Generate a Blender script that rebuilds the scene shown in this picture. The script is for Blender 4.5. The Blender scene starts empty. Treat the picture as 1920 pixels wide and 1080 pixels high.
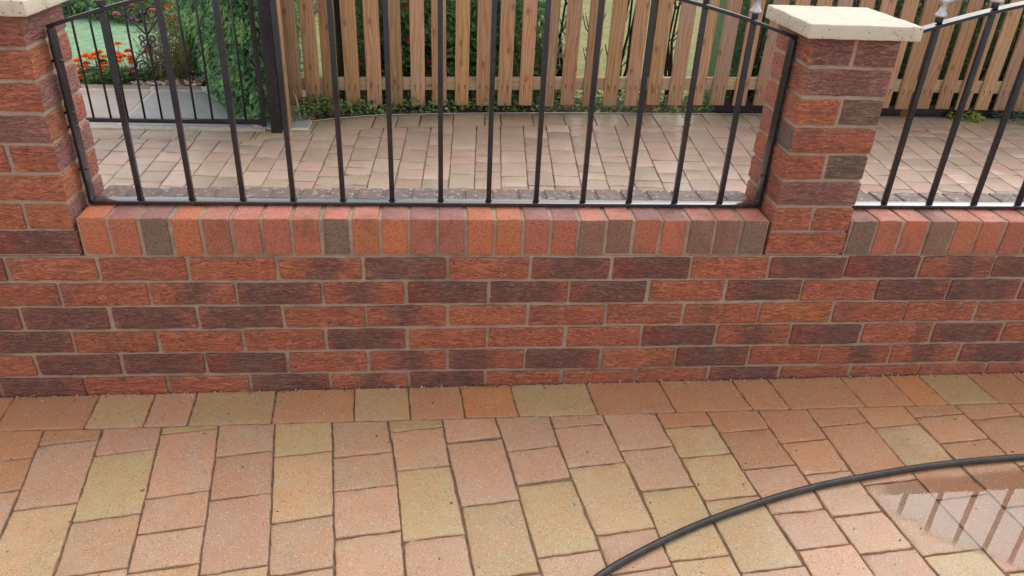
import bpy, math, random
from math import sin, cos, pi, radians
from mathutils import Vector, Matrix, noise

# ------------------------------------------------------------------ camera, sky, sun, exposure
SC = bpy.context.scene
COL = SC.collection
cam_data = bpy.data.cameras.new("camera")
cam = bpy.data.objects.new("camera", cam_data)
COL.objects.link(cam)
cam.location = (-0.25211, -1.83201, 0.93271)
cam.rotation_mode = 'XYZ'
cam.rotation_euler = (1.06051557, -0.0430486249, -0.0868475986)
cam_data.sensor_width = 36.0
cam_data.lens = 1435.38 / 1920 * 36.0
cam_data.clip_end = 300
cam_data.clip_start = 0.02
SC.camera = cam

SUN_EL, SUN_AZ = radians(47), radians(42)      # behind the wall, a little to the right
world = bpy.data.worlds.new("World")
SC.world = world
world.use_nodes = True
wn = world.node_tree.nodes; wl = world.node_tree.links
bg = wn['Background']
sky = wn.new('ShaderNodeTexSky')
sky.sky_type = 'NISHITA'; sky.sun_disc = False
sky.sun_elevation = SUN_EL; sky.sun_rotation = SUN_AZ
sky.dust_density = 4.0; sky.air_density = 1.0
hs = wn.new('ShaderNodeHueSaturation'); hs.inputs['Saturation'].default_value = 0.12
wl.new(sky.outputs[0], hs.inputs['Color'])
cloud = wn.new('ShaderNodeMix'); cloud.data_type = 'RGBA'      # thin even cloud over the clear sky
cloud.inputs[0].default_value = .5; cloud.inputs[7].default_value = (6.7, 6.5, 6.4, 1)
wl.new(hs.outputs[0], cloud.inputs[6])
wl.new(cloud.outputs[2], bg.inputs[0])
bg.inputs[1].default_value = 0.15

sun_data = bpy.data.lights.new("sun", 'SUN')
sun_data.energy = 0.9; sun_data.angle = radians(55); sun_data.color = (1, 0.94, 0.86)
sun = bpy.data.objects.new("sun", sun_data); COL.objects.link(sun)
dv = Vector((sin(SUN_AZ) * cos(SUN_EL), cos(SUN_AZ) * cos(SUN_EL), sin(SUN_EL)))
sun.rotation_euler = dv.to_track_quat('Z', 'Y').to_euler()

SC.view_settings.view_transform = 'Standard'
SC.view_settings.look = 'None'
SC.view_settings.gamma = 1
SC.view_settings.exposure = 0.45
SC.render.resolution_x = 1024; SC.render.resolution_y = 576

rnd = random.Random(7)

# ------------------------------------------------------------------ helpers
def link(o, parent=None):
    COL.objects.link(o)
    if parent is not None: o.parent = parent
    return o

def tag(o, label=None, cat=None, group=None, kind=None):
    if label: o['label'] = label
    if cat: o['category'] = cat
    if group: o['group'] = group
    if kind: o['kind'] = kind
    return o

def thing(name, label, cat, loc=(0, 0, 0), group=None):
    o = bpy.data.objects.new(name, None)
    o.empty_display_size = 0.1
    o.location = loc
    link(o)
    return tag(o, label, cat, group)

class MB:
    """mesh collector: verts, faces, per face colour / parameters / uv"""
    def __init__(s):
        s.v = []; s.f = []; s.mi = []; s.sm = []
        s.c = []      # per loop colour
        s.p = []      # per loop parameters
        s.uv = []; s.un = []
    def face(s, idx, col=(1, 1, 1), par=(0, 0, 0, 0), uv=None, un=None, mi=0, smooth=False):
        s.f.append(tuple(idx)); s.mi.append(mi); s.sm.append(smooth)
        n = len(idx)
        s.c += [(col[0], col[1], col[2], 1.0)] * n
        s.p += [tuple(par)] * n
        s.uv += uv if uv else [(0, 0)] * n
        s.un += un if un else [(0.5, 0.5)] * n
    def build(s, name, mats, parent=None, origin=None):
        me = bpy.data.meshes.new(name)
        vv = s.v
        if parent is not None:
            L = parent.location
            px, py, pz = L
            if parent.parent is not None:
                q = parent.parent.location; px += q[0]; py += q[1]; pz += q[2]
            vv = [(a - px, b - py, c - pz) for a, b, c in vv]
        elif origin is not None:
            vv = [(a - origin[0], b - origin[1], c - origin[2]) for a, b, c in vv]
        me.from_pydata(vv, [], s.f)
        if not isinstance(mats, (list, tuple)): mats = [mats]
        for m in mats: me.materials.append(m)
        me.polygons.foreach_set('material_index', s.mi)
        me.polygons.foreach_set('use_smooth', s.sm)
        ca = me.color_attributes.new('Col', 'FLOAT_COLOR', 'CORNER')
        ca.data.foreach_set('color', [x for c in s.c for x in c])
        pa = me.color_attributes.new('Par', 'FLOAT_COLOR', 'CORNER')
        pa.data.foreach_set('color', [x for c in s.p for x in c])
        u1 = me.uv_layers.new(name='uvm'); u1.data.foreach_set('uv', [x for c in s.uv for x in c])
        u2 = me.uv_layers.new(name='uvn'); u2.data.foreach_set('uv', [x for c in s.un for x in c])
        me.update()
        o = bpy.data.objects.new(name, me)
        if origin is not None and parent is None: o.location = origin
        return link(o, parent)

def edges(n, r):
    """samples 0..1 with a tight pair near each end (r = bevel as fraction)"""
    return [0, r * .35, r] + [r + (1 - 2 * r) * i / n for i in range(1, n)] + [1 - r, 1 - r * .35, 1]

def rblock(mb, size, fmap, col, par=(0, 0, 0, 0), n=(4, 2, 2), r=.003, jit=.0006, sides='all',
           topcol=None, sidecol=None, seed=0, mi=0, ns=60.0, uvoff=None, swap=False):
    """rounded irregular box. local coordinates 0..size run through fmap to the world"""
    sx, sy, sz = size
    g = [edges(n[0], min(.45, r / sx)), edges(n[1], min(.45, r / sy)), edges(n[2], min(.45, r / sz))]
    cache = {}
    off = Vector((seed * 3.17 % 97, seed * 1.31 % 89, seed * 7.7 % 83))
    def vert(i, j, k):
        key = (i, j, k)
        if key in cache: return cache[key]
        p = Vector((g[0][i] * sx, g[1][j] * sy, g[2][k] * sz))
        q = Vector((min(max(p.x, r), sx - r), min(max(p.y, r), sy - r), min(max(p.z, r), sz - r)))
        d = p - q
        if d.length > 1e-9: p = q + d.normalized() * r
        if jit:
            p = p + noise.noise_vector(p * ns + off) * jit * 2 + noise.noise_vector(p * ns * .3 + off) * jit * 1.5
        w = fmap(p)
        mb.v.append((w[0], w[1], w[2]))
        cache[key] = (len(mb.v) - 1, p)
        return cache[key]
    uo = uvoff or (seed * 1.37 % 31, seed * 2.11 % 29)
    def quad(ids, ax, c):
        vs = [vert(*t) for t in ids]
        a, b = [(1, 2), (0, 2), (0, 1)][ax]
        uv = [(w[1][a] + uo[0], w[1][b] + uo[1]) for w in vs]
        un = [(w[1][a] / size[a], w[1][b] / size[b]) for w in vs]
        if swap: uv = [(y_, x_) for x_, y_ in uv]
        mb.face([w[0] for w in vs], c, par, uv, un, mi, True)
    N = [len(t) for t in g]
    for ax in range(3):
        a, b = [(1, 2), (0, 2), (0, 1)][ax]
        for side in (0, 1):
            code = 'xyz'[ax] + '-+'[side]
            if sides != 'all' and code not in sides: continue
            c = col
            if topcol and code == 'z+': c = topcol
            if sidecol and ax == 0: c = sidecol
            kk = 0 if side == 0 else N[ax] - 1
            for i in range(N[a] - 1):
                for j in range(N[b] - 1):
                    def t(u, v):
                        r_ = [0, 0, 0]; r_[ax] = kk; r_[a] = u; r_[b] = v; return tuple(r_)
                    ids = [t(i, j), t(i + 1, j), t(i + 1, j + 1), t(i, j + 1)]
                    flip = (side == 0) ^ (ax == 1)
                    if flip: ids.reverse()
                    quad(ids, ax, c)

def box(mb, lo, hi, col=(1, 1, 1), mi=0, m=None):
    x0, y0, z0 = lo; x1, y1, z1 = hi
    P = [(x0, y0, z0), (x1, y0, z0), (x1, y1, z0), (x0, y1, z0), (x0, y0, z1), (x1, y0, z1), (x1, y1, z1), (x0, y1, z1)]
    if m is not None: P = [tuple(m @ Vector(p)) for p in P]
    b = len(mb.v); mb.v += P
    for f in ((0, 3, 2, 1), (4, 5, 6, 7), (0, 1, 5, 4), (1, 2, 6, 5), (2, 3, 7, 6), (3, 0, 4, 7)):
        uv = []
        for i in f:
            p = P[i]
            uv.append((p[0] + p[1], p[2]) if f in ((0, 1, 5, 4), (1, 2, 6, 5), (2, 3, 7, 6), (3, 0, 4, 7)) else (p[0], p[1]))
        mb.face([b + i for i in f], col, uv=uv, mi=mi)

def bevbox(mb, lo, hi, b=.0015, col=(1, 1, 1), mi=0, rot=None, piv=None):
    """box with one chamfer ring along every edge, real edges catch light"""
    sz = [hi[i] - lo[i] for i in range(3)]
    b = min(b, min(sz) * .3)
    def fm(p):
        v = Vector((lo[0] + p.x, lo[1] + p.y, lo[2] + p.z))
        if rot is not None: v = rot @ (v - piv) + piv
        return v
    rblock(mb, sz, fm, col, n=(1, 1, 1), r=b, jit=0, mi=mi)

def tube(mb, pts, rad, seg=8, col=(1, 1, 1), mi=0, caps=True):
    pts = [Vector(p) for p in pts]
    n = len(pts)
    rr = rad if isinstance(rad, (list, tuple)) else [rad] * n
    tang = [(pts[min(i + 1, n - 1)] - pts[max(i - 1, 0)]).normalized() for i in range(n)]
    up = Vector((0, 0, 1)) if abs(tang[0].z) < .9 else Vector((0, 1, 0))
    nrm = tang[0].cross(up).normalized()
    base = len(mb.v)
    acc = 0
    for i in range(n):
        if i: acc += (pts[i] - pts[i - 1]).length
        t = tang[i]
        nrm = (nrm - t * nrm.dot(t)).normalized()
        bi = t.cross(nrm)
        for k in range(seg):
            a = 2 * pi * k / seg
            mb.v.append(tuple(pts[i] + (nrm * cos(a) + bi * sin(a)) * rr[i]))
    for i in range(n - 1):
        for k in range(seg):
            k2 = (k + 1) % seg
            mb.face([base + i * seg + k, base + i * seg + k2, base + (i + 1) * seg + k2, base + (i + 1) * seg + k], col,
                    uv=[(i * .05, k * .01)] * 4, mi=mi, smooth=True)
    if caps:
        mb.face([base + k for k in range(seg)][::-1], col, mi=mi)
        mb.face([base + (n - 1) * seg + k for k in range(seg)], col, mi=mi)

def lathe(mb, prof, c, seg=12, col=(1, 1, 1), mi=0):
    b = len(mb.v)
    for r, z in prof:
        for k in range(seg):
            a = 2 * pi * k / seg
            mb.v.append((c[0] + r * cos(a), c[1] + r * sin(a), c[2] + z))
    for i in range(len(prof) - 1):
        for k in range(seg):
            k2 = (k + 1) % seg
            mb.face([b + i * seg + k, b + i * seg + k2, b + (i + 1) * seg + k2, b + (i + 1) * seg + k], col, mi=mi, smooth=True)
    mb.face([b + k for k in range(seg)][::-1], col, mi=mi)
    mb.face([b + (len(prof) - 1) * seg + k for k in range(seg)], col, mi=mi)

def leaf(mb, p, d, up, L, W, col, mi=0, fold=.25):
    """pointed leaf: four triangles-ish, folded along the midrib"""
    d = d.normalized(); s = d.cross(up)
    if s.length < 1e-4: s = d.cross(Vector((1, .3, 0)))
    s.normalize(); u = s.cross(d)
    b = len(mb.v)
    mid = p + d * L * .45 - u * L * .04
    pts = [p, p + d * L * .3 + s * W * .5 + u * W * fold, p + d * L - u * L * .18, p + d * L * .3 - s * W * .5 + u * W * fold, p + d * L * .75 + s * W * .3, p + d * L * .75 - s * W * .3, mid]
    mb.v += [tuple(x) for x in pts]
    mb.face([b, b + 1, b + 6], col, mi=mi); mb.face([b + 1, b + 4, b + 2, b + 6], col, mi=mi)
    mb.face([b + 6, b + 2, b + 5, b + 3], col, mi=mi); mb.face([b, b + 6, b + 3], col, mi=mi)

def vary(c, a, r=rnd):
    k = 1 + r.uniform(-a, a)
    return tuple(max(0, x * k * (1 + r.uniform(-a, a) * .35)) for x in c)

# ------------------------------------------------------------------ materials
class NT:
    def __init__(s, name):
        s.m = bpy.data.materials.new(name); s.m.use_nodes = True
        s.n = s.m.node_tree.nodes; s.l = s.m.node_tree.links
        s.b = s.n['Principled BSDF']; s.out = s.n['Material Output']
    def N(s, t, **k):
        n = s.n.new(t)
        for a, v in k.items(): setattr(n, a, v)
        return n
    def L(s, a, b): s.l.new(a, b)
    def attr(s, name):
        n = s.N('ShaderNodeAttribute'); n.attribute_name = name; return n
    def uv(s, name):
        n = s.N('ShaderNodeUVMap'); n.uv_map = name; return n.outputs[0]
    def obj(s): return s.N('ShaderNodeTexCoord').outputs['Object']
    def mapv(s, v, sc, loc=(0, 0, 0)):
        n = s.N('ShaderNodeMapping'); n.inputs['Scale'].default_value = sc; n.inputs['Location'].default_value = loc
        s.L(v, n.inputs[0]); return n.outputs[0]
    def noise(s, v, sc, det=3, rough=.55, dist=0):
        n = s.N('ShaderNodeTexNoise'); n.inputs['Scale'].default_value = sc; n.inputs['Detail'].default_value = det
        n.inputs['Roughness'].default_value = rough; n.inputs['Distortion'].default_value = dist
        if v is not None: s.L(v, n.inputs['Vector'])
        return n.outputs['Fac']
    def vor(s, v, sc, feat='F1', dim='2D'):
        n = s.N('ShaderNodeTexVoronoi'); n.feature = feat; n.voronoi_dimensions = dim; n.inputs['Scale'].default_value = sc
        s.L(v, n.inputs['Vector']); return n
    def ramp(s, f, a, b, lo=0.0, hi=1.0, smooth=True):
        n = s.N('ShaderNodeMapRange'); n.interpolation_type = 'SMOOTHSTEP' if smooth else 'LINEAR'
        n.inputs['From Min'].default_value = a; n.inputs['From Max'].default_value = b
        n.inputs['To Min'].default_value = lo; n.inputs['To Max'].default_value = hi
        s.L(f, n.inputs['Value']); return n.outputs[0]
    def math(s, op, a, b=None, c=None):
        n = s.N('ShaderNodeMath', operation=op)
        for i, x in enumerate((a, b, c)):
            if x is None: continue
            if isinstance(x, (int, float)): n.inputs[i].default_value = x
            else: s.L(x, n.inputs[i])
        return n.outputs[0]
    def mix(s, f, a, b, mode='MIX'):
        n = s.N('ShaderNodeMix', data_type='RGBA', blend_type=mode)
        for i, x in ((0, f), (6, a), (7, b)):
            if isinstance(x, (int, float)): n.inputs[i].default_value = x
            elif isinstance(x, tuple): n.inputs[i].default_value = (x[0], x[1], x[2], 1)
            else: s.L(x, n.inputs[i])
        return n.outputs[2]
    def bump(s, h, dist, st=1.0, prev=None):
        n = s.N('ShaderNodeBump'); n.inputs['Distance'].default_value = dist; n.inputs['Strength'].default_value = st
        s.L(h, n.inputs['Height'])
        if prev is not None: s.L(prev, n.inputs['Normal'])
        return n.outputs[0]
    def base(s, c):
        if isinstance(c, tuple): s.b.inputs['Base Color'].default_value = (c[0], c[1], c[2], 1)
        else: s.L(c, s.b.inputs['Base Color'])
    def rough(s, r):
        if isinstance(r, (int, float)): s.b.inputs['Roughness'].default_value = r
        else: s.L(r, s.b.inputs['Roughness'])
    def spec(s, r): s.b.inputs['Specular IOR Level'].default_value = r
    def nrm(s, n): s.L(n, s.b.inputs['Normal'])

def mat_brick(name, drag=True):
    t = NT(name)
    uv = t.uv('uvm'); un = t.uv('uvn')
    col = t.attr('Col').outputs['Color']; par = t.attr('Par')
    sp = t.N('ShaderNodeSeparateColor'); t.L(par.outputs['Color'], sp.inputs[0])
    su = t.N('ShaderNodeSeparateXYZ'); t.L(un, su.inputs[0])
    # fired dark patch: centre = R, half width = G, depth = B
    d = t.math('ABSOLUTE', t.math('SUBTRACT', su.outputs[0], sp.outputs[0]))
    n1 = t.noise(t.mapv(uv, (1, 1.6, 1)), 26, 4, .65)
    d2 = t.math('ADD', d, t.math('MULTIPLY', t.math('SUBTRACT', n1, .5), .55))
    e = t.math('SUBTRACT', d2, sp.outputs[1])
    patch = t.math('MULTIPLY', t.ramp(e, -.20, .16, 1, 0), sp.outputs[2])
    darkc = t.mix(t.noise(uv, 60, 3), (.120, .072, .066), (.255, .125, .10))
    c = t.mix(patch, col, darkc)
    # mottling
    m = t.noise(uv, 38, 5, .65)
    c = t.mix(t.ramp(m, .3, .75, 0, .45), c, t.mix(.5, c, (.50, .14, .075)))
    hue = t.noise(uv, 9, 2)
    c = t.mix(t.ramp(hue, .35, .7, 0, .28), c, t.mix(1.0, c, (1.12, .72, .72), 'MULTIPLY'))
    if drag:
        w = t.noise(t.mapv(uv, (26, 88, 1)), 1, 4, .62, 2.4)
        crack = t.ramp(w, .345, .42, 1, 0)
        c = t.mix(t.math('MULTIPLY', crack, .85), c, (.07, .028, .022))
        w2 = t.noise(t.mapv(uv, (30, 130, 1), (3, 7, 0)), 1, 4, .6, 2.0)
        c = t.mix(t.ramp(w2, .60, .76, 0, .22), c, (.62, .30, .20))
        h = t.math('ADD', t.math('MULTIPLY', t.ramp(w, .33, .60, 0, 1), .9), t.math('MULTIPLY', w2, .6))
        hd = .0036
    else:
        w = t.vor(uv, 300).outputs['Distance']
        pit = t.ramp(w, .14, .30, 1, 0)
        sel = t.ramp(t.noise(uv, 130, 2), .46, .58, 0, 1)
        pit = t.math('MULTIPLY', pit, sel)
        c = t.mix(t.math('MULTIPLY', pit, .75), c, (.05, .025, .02))
        h = t.math('SUBTRACT', t.noise(uv, 170, 5, .7), t.math('MULTIPLY', pit, .5))
        hd = .0030
    # pale grit specks and dark iron spots
    vs = t.vor(uv, 260)
    sc_ = t.N('ShaderNodeSeparateColor'); t.L(vs.outputs['Color'], sc_.inputs[0])
    speck = t.math('MULTIPLY', t.ramp(vs.outputs['Distance'], .12, .26, 1, 0), t.ramp(sc_.outputs[0], .90, .93, 0, 1))
    c = t.mix(speck, c, (.55, .42, .34))
    spot = t.math('MULTIPLY', t.ramp(vs.outputs['Distance'], .2, .4, 1, 0), t.ramp(sc_.outputs[1], .90, .94, 0, 1))
    c = t.mix(t.math('MULTIPLY', spot, .8), c, (.05, .02, .018))
    # pale lime bloom and sooty smears that ignore the brick outlines
    op = t.obj()
    c = t.mix(t.ramp(t.noise(op, 6, 5, .7, .8), .54, .76, 0, .30), c, (.42, .30, .25))
    c = t.mix(t.ramp(t.noise(t.mapv(op, (1, 1, .5), (3, 3, 3)), 9, 5, .75), .50, .70, 0, .48), c, (.12, .075, .062))
    t.base(c)
    # edges wear rough, faces slightly damp
    t.rough(t.ramp(t.noise(uv, 30, 3), .3, .7, .42, .7))
    t.spec(.5)
    b1 = t.bump(h, hd, 1.0)
    b2 = t.bump(t.noise(uv, 420, 3, .7), .0006, 1.0, b1)
    t.nrm(b2)
    return t.m

def mat_mortar():
    t = NT('mortar'); v = t.obj()
    c = t.mix(t.noise(v, 22, 5, .7), (.31, .225, .17), (.50, .385, .305))
    c = t.mix(t.ramp(t.noise(v, 260, 2), .60, .72, 0, .6), c, (.12, .085, .06))
    c = t.mix(t.ramp(t.noise(v, 7, 4, .7), .48, .68, 0, .65), c, (.20, .16, .12))
    t.base(c); t.rough(.85); t.spec(.25)
    t.nrm(t.bump(t.noise(v, 300, 4, .7), .0016, 1.0, t.bump(t.noise(v, 45, 3), .004, .8)))
    return t.m

def mat_paver(name, k=1.0, wet=True):
    t = NT(name); uv = t.uv('uvm'); un = t.uv('uvn')
    col = t.attr('Col').outputs['Color']; par = t.attr('Par')
    sp = t.N('ShaderNodeSeparateColor'); t.L(par.outputs['Color'], sp.inputs[0])
    su = t.N('ShaderNodeSeparateXYZ'); t.L(un, su.inputs[0])
    # second pigment cloud: par R amount
    n0 = t.noise(uv, 7, 3, .6, .6)
    c = t.mix(t.math('MULTIPLY', t.ramp(n0, .42, .60, 0, 1), sp.outputs[0]), col, (.53, .37, .22))
    c = t.mix(t.ramp(t.noise(uv, 14, 4, .6), .3, .8, 0, .35), c, t.mix(1.0, c, (1.25, 1.05, .95), 'MULTIPLY'))
    c = t.mix(t.ramp(t.noise(t.mapv(uv, (1, 1, 1), (5, 3, 0)), 11, 4, .65, 1.0), .36, .66, 0, .55), c, t.mix(1.0, c, (1.10, .84, .66), 'MULTIPLY'))
    c = t.mix(t.ramp(t.noise(t.mapv(uv, (1, 1, 1), (1, 9, 0)), 24, 4, .7), .52, .72, 0, .30), c, (.36, .22, .14))
    # aggregate
    f1 = t.noise(uv, 330, 3, .75)
    c = t.mix(t.ramp(f1, .30, .47, .75, 0), c, t.mix(1.0, c, (.40, .32, .28), 'MULTIPLY'))
    c = t.mix(t.ramp(f1, .55, .70, 0, .65), c, t.mix(.55, c, (.85, .72, .60)))
    va = t.vor(uv, 230 * k)
    sa = t.N('ShaderNodeSeparateColor'); t.L(va.outputs['Color'], sa.inputs[0])
    dk = t.math('MULTIPLY', t.ramp(va.outputs['Distance'], .18, .38, 1, 0), t.ramp(sa.outputs[0], .80, .86, 0, 1))
    c = t.mix(t.math('MULTIPLY', dk, t.ramp(t.noise(uv, 12, 2), .38, .62, .35, .95)), c, (.10, .06, .045))
    lt = t.math('MULTIPLY', t.ramp(va.outputs['Distance'], .14, .34, 1, 0), t.ramp(sa.outputs[1], .90, .94, 0, 1))
    c = t.mix(t.math('MULTIPLY', lt, .85), c, (.82, .72, .62))
    # browner towards the paver edges, with a ragged outline
    ex = t.math('SUBTRACT', .5, t.math('ABSOLUTE', t.math('SUBTRACT', su.outputs[0], .5)))
    ey = t.math('SUBTRACT', .5, t.math('ABSOLUTE', t.math('SUBTRACT', su.outputs[1], .5)))
    ed = t.math('ADD', t.math('MINIMUM', ex, ey), t.math('MULTIPLY', t.math('SUBTRACT', t.noise(uv, 60, 4, .7), .5), .12))
    c = t.mix(t.ramp(ed, -.012, .03, .40, 0), c, (.25, .16, .11))
    t.base(c)
    if wet:
        o = t.N('ShaderNodeNewGeometry').outputs['Position']
        so = t.N('ShaderNodeSeparateXYZ'); t.L(o, so.inputs[0])
        wn_ = t.noise(o, 3.0, 3)
        t.rough(t.ramp(wn_, .3, .7, .34, .50))
        t.b.inputs['Coat Weight'].default_value = .38
        t.b.inputs['Coat Roughness'].default_value = .22
        t.b.inputs['Coat IOR'].default_value = 1.4
    else:
        t.rough(.55)
    t.spec(.5)
    b1 = t.bump(f1, .0011, 1.0)
    b2 = t.bump(t.noise(uv, 60, 3), .0015, .7, b1)
    t.nrm(b2)
    return t.m

def mat_simple(name, c1, c2, sc=20, rough=.6, bump=.001, bsc=80, metal=0, spec=.5, stretch=(1, 1, 1), det=4):
    t = NT(name); v = t.mapv(t.obj(), stretch)
    t.base(t.mix(t.ramp(t.noise(v, sc, det, .6), .3, .7), c1, c2))
    t.rough(rough); t.spec(spec); t.b.inputs['Metallic'].default_value = metal
    if bump: t.nrm(t.bump(t.noise(v, bsc, 3), bump, 1.0))
    return t.m

def mat_leaf(name, rough=.45, trans=.25):
    t = NT(name)
    col = t.attr('Col').outputs['Color']
    v = t.obj()
    c = t.mix(t.ramp(t.noise(v, 30, 2), .3, .7, 0, .4), col, t.mix(1.0, col, (1.3, 1.15, .8), 'MULTIPLY'))
    t.base(c); t.rough(rough); t.spec(.5)
    tr = t.N('ShaderNodeBsdfTranslucent'); t.L(c, tr.inputs[0])
    mx = t.N('ShaderNodeMixShader'); mx.inputs[0].default_value = trans
    t.L(t.b.outputs[0], mx.inputs[1]); t.L(tr.outputs[0], mx.inputs[2]); t.L(mx.outputs[0], t.out.inputs[0])
    return t.m

def mat_wood(name, ca, cb, dark=(.24, .12, .065)):
    t = NT(name); v = t.uv('uvm'); col = t.attr('Col').outputs['Color']
    # growth rings: distorted stripes along the board (uv.x across, uv.y along)
    m = t.mapv(v, (1, .10, 1))
    wv = t.N('ShaderNodeTexWave'); wv.wave_type = 'BANDS'; wv.bands_direction = 'X'
    wv.inputs['Scale'].default_value = 13; wv.inputs['Distortion'].default_value = 13; wv.inputs['Detail'].default_value = 2
    wv.inputs['Detail Scale'].default_value = 1.2
    t.L(m, wv.inputs['Vector'])
    c = t.mix(wv.outputs['Fac'], ca, cb)
    g = t.noise(t.mapv(v, (1, .03, 1)), 420, 3, .6)
    c = t.mix(t.ramp(g, .3, .7, 0, .6), c, t.mix(1.0, c, (.72, .62, .55), 'MULTIPLY'))
    big = t.noise(v, 5, 3, .6)
    c = t.mix(t.ramp(big, .44, .70, 0, .6), c, (.44, .31, .225))
    # knots
    kv = t.vor(t.mapv(v, (1, .5, 1)), 6.5)
    kd = t.math('ADD', kv.outputs['Distance'], t.math('MULTIPLY', t.noise(v, 90, 2), .05))
    c = t.mix(t.ramp(kd, .05, .12, .85, 0), c, dark)
    ring = t.math('MULTIPLY', t.math('SINE', t.math('MULTIPLY', kd, 130)), t.ramp(kd, .1, .3, 1, 0))
    c = t.mix(t.ramp(ring, .2, 1, 0, .35), c, (.22, .11, .055))
    sp = t.noise(t.mapv(v, (1, .25, 1)), 60, 2)
    c = t.mix(t.ramp(sp, .70, .76, 0, .7), c, (.13, .065, .035))
    c = t.mix(1.0, c, col, 'MULTIPLY')
    t.base(c); t.rough(.62); t.spec(.35)
    t.nrm(t.bump(g, .0012, .8))
    return t.m

def mat_grass(name, a, b, c3, sc=6):
    t = NT(name); v = t.obj()
    c = t.mix(t.ramp(t.noise(v, sc, 4, .6), .35, .65), a, b)
    c = t.mix(t.ramp(t.noise(v, 70, 4, .7), .35, .65, 0, .55), c, c3)
    c = t.mix(t.ramp(t.noise(v, 16, 5, .75), .42, .62, 0, .7), c, tuple(x * .62 for x in a))
    t.base(c); t.rough(.85); t.spec(.2)
    t.nrm(t.bump(t.noise(v, 160, 4, .7), .012, 1.0))
    return t.m

M = {}
M['brick'] = mat_brick('rustic_brick')
M['header'] = mat_brick('pitted_brick', drag=False)
M['mortar'] = mat_mortar()
M['paver'] = mat_paver('concrete_paver')
M['paver_far'] = mat_paver('street_paver', 1.0, True)  # street paving; its pale colours carry the sky reflection
M['joint'] = mat_simple('joint_sand', (.14, .09, .06), (.25, .165, .112), 60, .9, .002, 300)
M['cap'] = None
def mat_cap():
    t = NT('cast_stone'); v = t.obj()
    c = t.mix(t.noise(v, 30, 4), (.56, .50, .40), (.68, .62, .52))
    vo = t.vor(v, 150, dim='3D'); s = t.N('ShaderNodeSeparateColor'); t.L(vo.outputs['Color'], s.inputs[0])
    pit = t.math('MULTIPLY', t.ramp(t.math('ADD', vo.outputs['Distance'], t.math('MULTIPLY', t.noise(v, 200, 2), .2)), .30, .48, 1, 0), t.ramp(s.outputs[0], .70, .78, 0, 1))
    pit = t.math('MULTIPLY', pit, t.ramp(t.noise(v, 22, 2), .45, .60, .08, .9))
    c = t.mix(t.math('MULTIPLY', pit, .8), c, (.16, .12, .085))
    c = t.mix(t.ramp(t.noise(v, 9, 4, .7), .55, .75, 0, .5), c, (.42, .36, .27))
    t.base(c); t.rough(.7)
    t.nrm(t.bump(t.math('MULTIPLY', pit, -1.0), .004, 1.0, t.bump(t.noise(v, 180, 4), .001, 1.0)))
    return t.m
M['cap'] = mat_cap()
def mat_iron(name='black_paint'):
    t = NT(name); v = t.obj()
    c = t.mix(t.ramp(t.noise(v, 40, 4, .65), .45, .7), (.010, .011, .018), (.019, .021, .032))
    c = t.mix(t.ramp(t.noise(v, 180, 3, .6), .72, .78, 0, .5), c, (.30, .30, .31))
    c = t.mix(t.ramp(t.noise(v, 11, 5, .7), .70, .78, 0, .4), c, (.055, .028, .018))
    t.base(c); t.rough(t.ramp(t.noise(v, 60, 4), .3, .7, .20, .36)); t.spec(.45)
    t.b.inputs['Coat Weight'].default_value = .25; t.b.inputs['Coat Roughness'].default_value = .10
    t.nrm(t.bump(t.noise(v, 110, 4, .6), .0010, .8))
    return t.m
M['iron'] = mat_iron()
M['wetiron'] = mat_iron('wet_black_paint')
_b = M['wetiron'].node_tree.nodes['Principled BSDF']
_b.inputs['Coat Weight'].default_value = 1.0; _b.inputs['Coat IOR'].default_value = 1.6; _b.inputs['Coat Roughness'].default_value = .12
M['silver'] = mat_simple('silver_paint', (.42, .42, .44), (.62, .62, .64), 90, .38, .0012, 160, metal=.55)
M['rubber'] = mat_simple('black_rubber', (.020, .019, .022), (.045, .042, .046), 40, .42, .0004, 200)
M['wood'] = mat_wood('fence_wood', (.60, .365, .20), (.44, .25, .13))
M['rail'] = mat_wood('rail_wood', (.60, .50, .32), (.48, .38, .23))
M['post'] = mat_wood('post_wood', (.25, .18, .11), (.17, .12, .07))
M['darkwood'] = mat_simple('dark_stained_wood', (.035, .024, .020), (.075, .048, .035), 30, .5, .001, 120)
M['leaf'] = mat_leaf('leaf', .42, .38)
M['petal'] = mat_leaf('petal', .6, .35)
M['bark'] = mat_simple('bark', (.035, .03, .022), (.09, .08, .06), 35, .85, .004, 60)
M['soil'] = mat_simple('soil', (.05, .035, .025), (.13, .095, .07), 25, .95, .012, 70)
M['grass'] = mat_grass('garden_grass', (.34, .34, .13), (.17, .25, .08), (.50, .40, .22))
M['turf'] = mat_grass('smooth_turf', (.27, .48, .28), (.31, .53, .32), (.38, .58, .38), 3)
M['flag'] = None
def mat_flag():
    t = NT('flagstone'); v = t.obj(); col = t.attr('Col').outputs['Color']
    c = t.mix(t.ramp(t.noise(v, 6, 4, .6), .3, .7, 0, .5), col, t.mix(1.0, col, (.75, .72, .70), 'MULTIPLY'))
    c = t.mix(t.ramp(t.noise(t.mapv(v, (1, 3, 1)), 14, 4, .7), .60, .68, 0, .5), c, (.18, .15, .13))
    t.base(c); t.rough(.42); t.nrm(t.bump(t.noise(v, 25, 4), .004, .7)); return t.m
M['flag'] = mat_flag()
M['pointing'] = mat_simple('pale_pointing', (.50, .44, .38), (.66, .60, .53), 30, .8, .002, 120)
M['white'] = mat_simple('white_plastic', (.62, .64, .66), (.75, .77, .78), 10, .35, 0)
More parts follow.
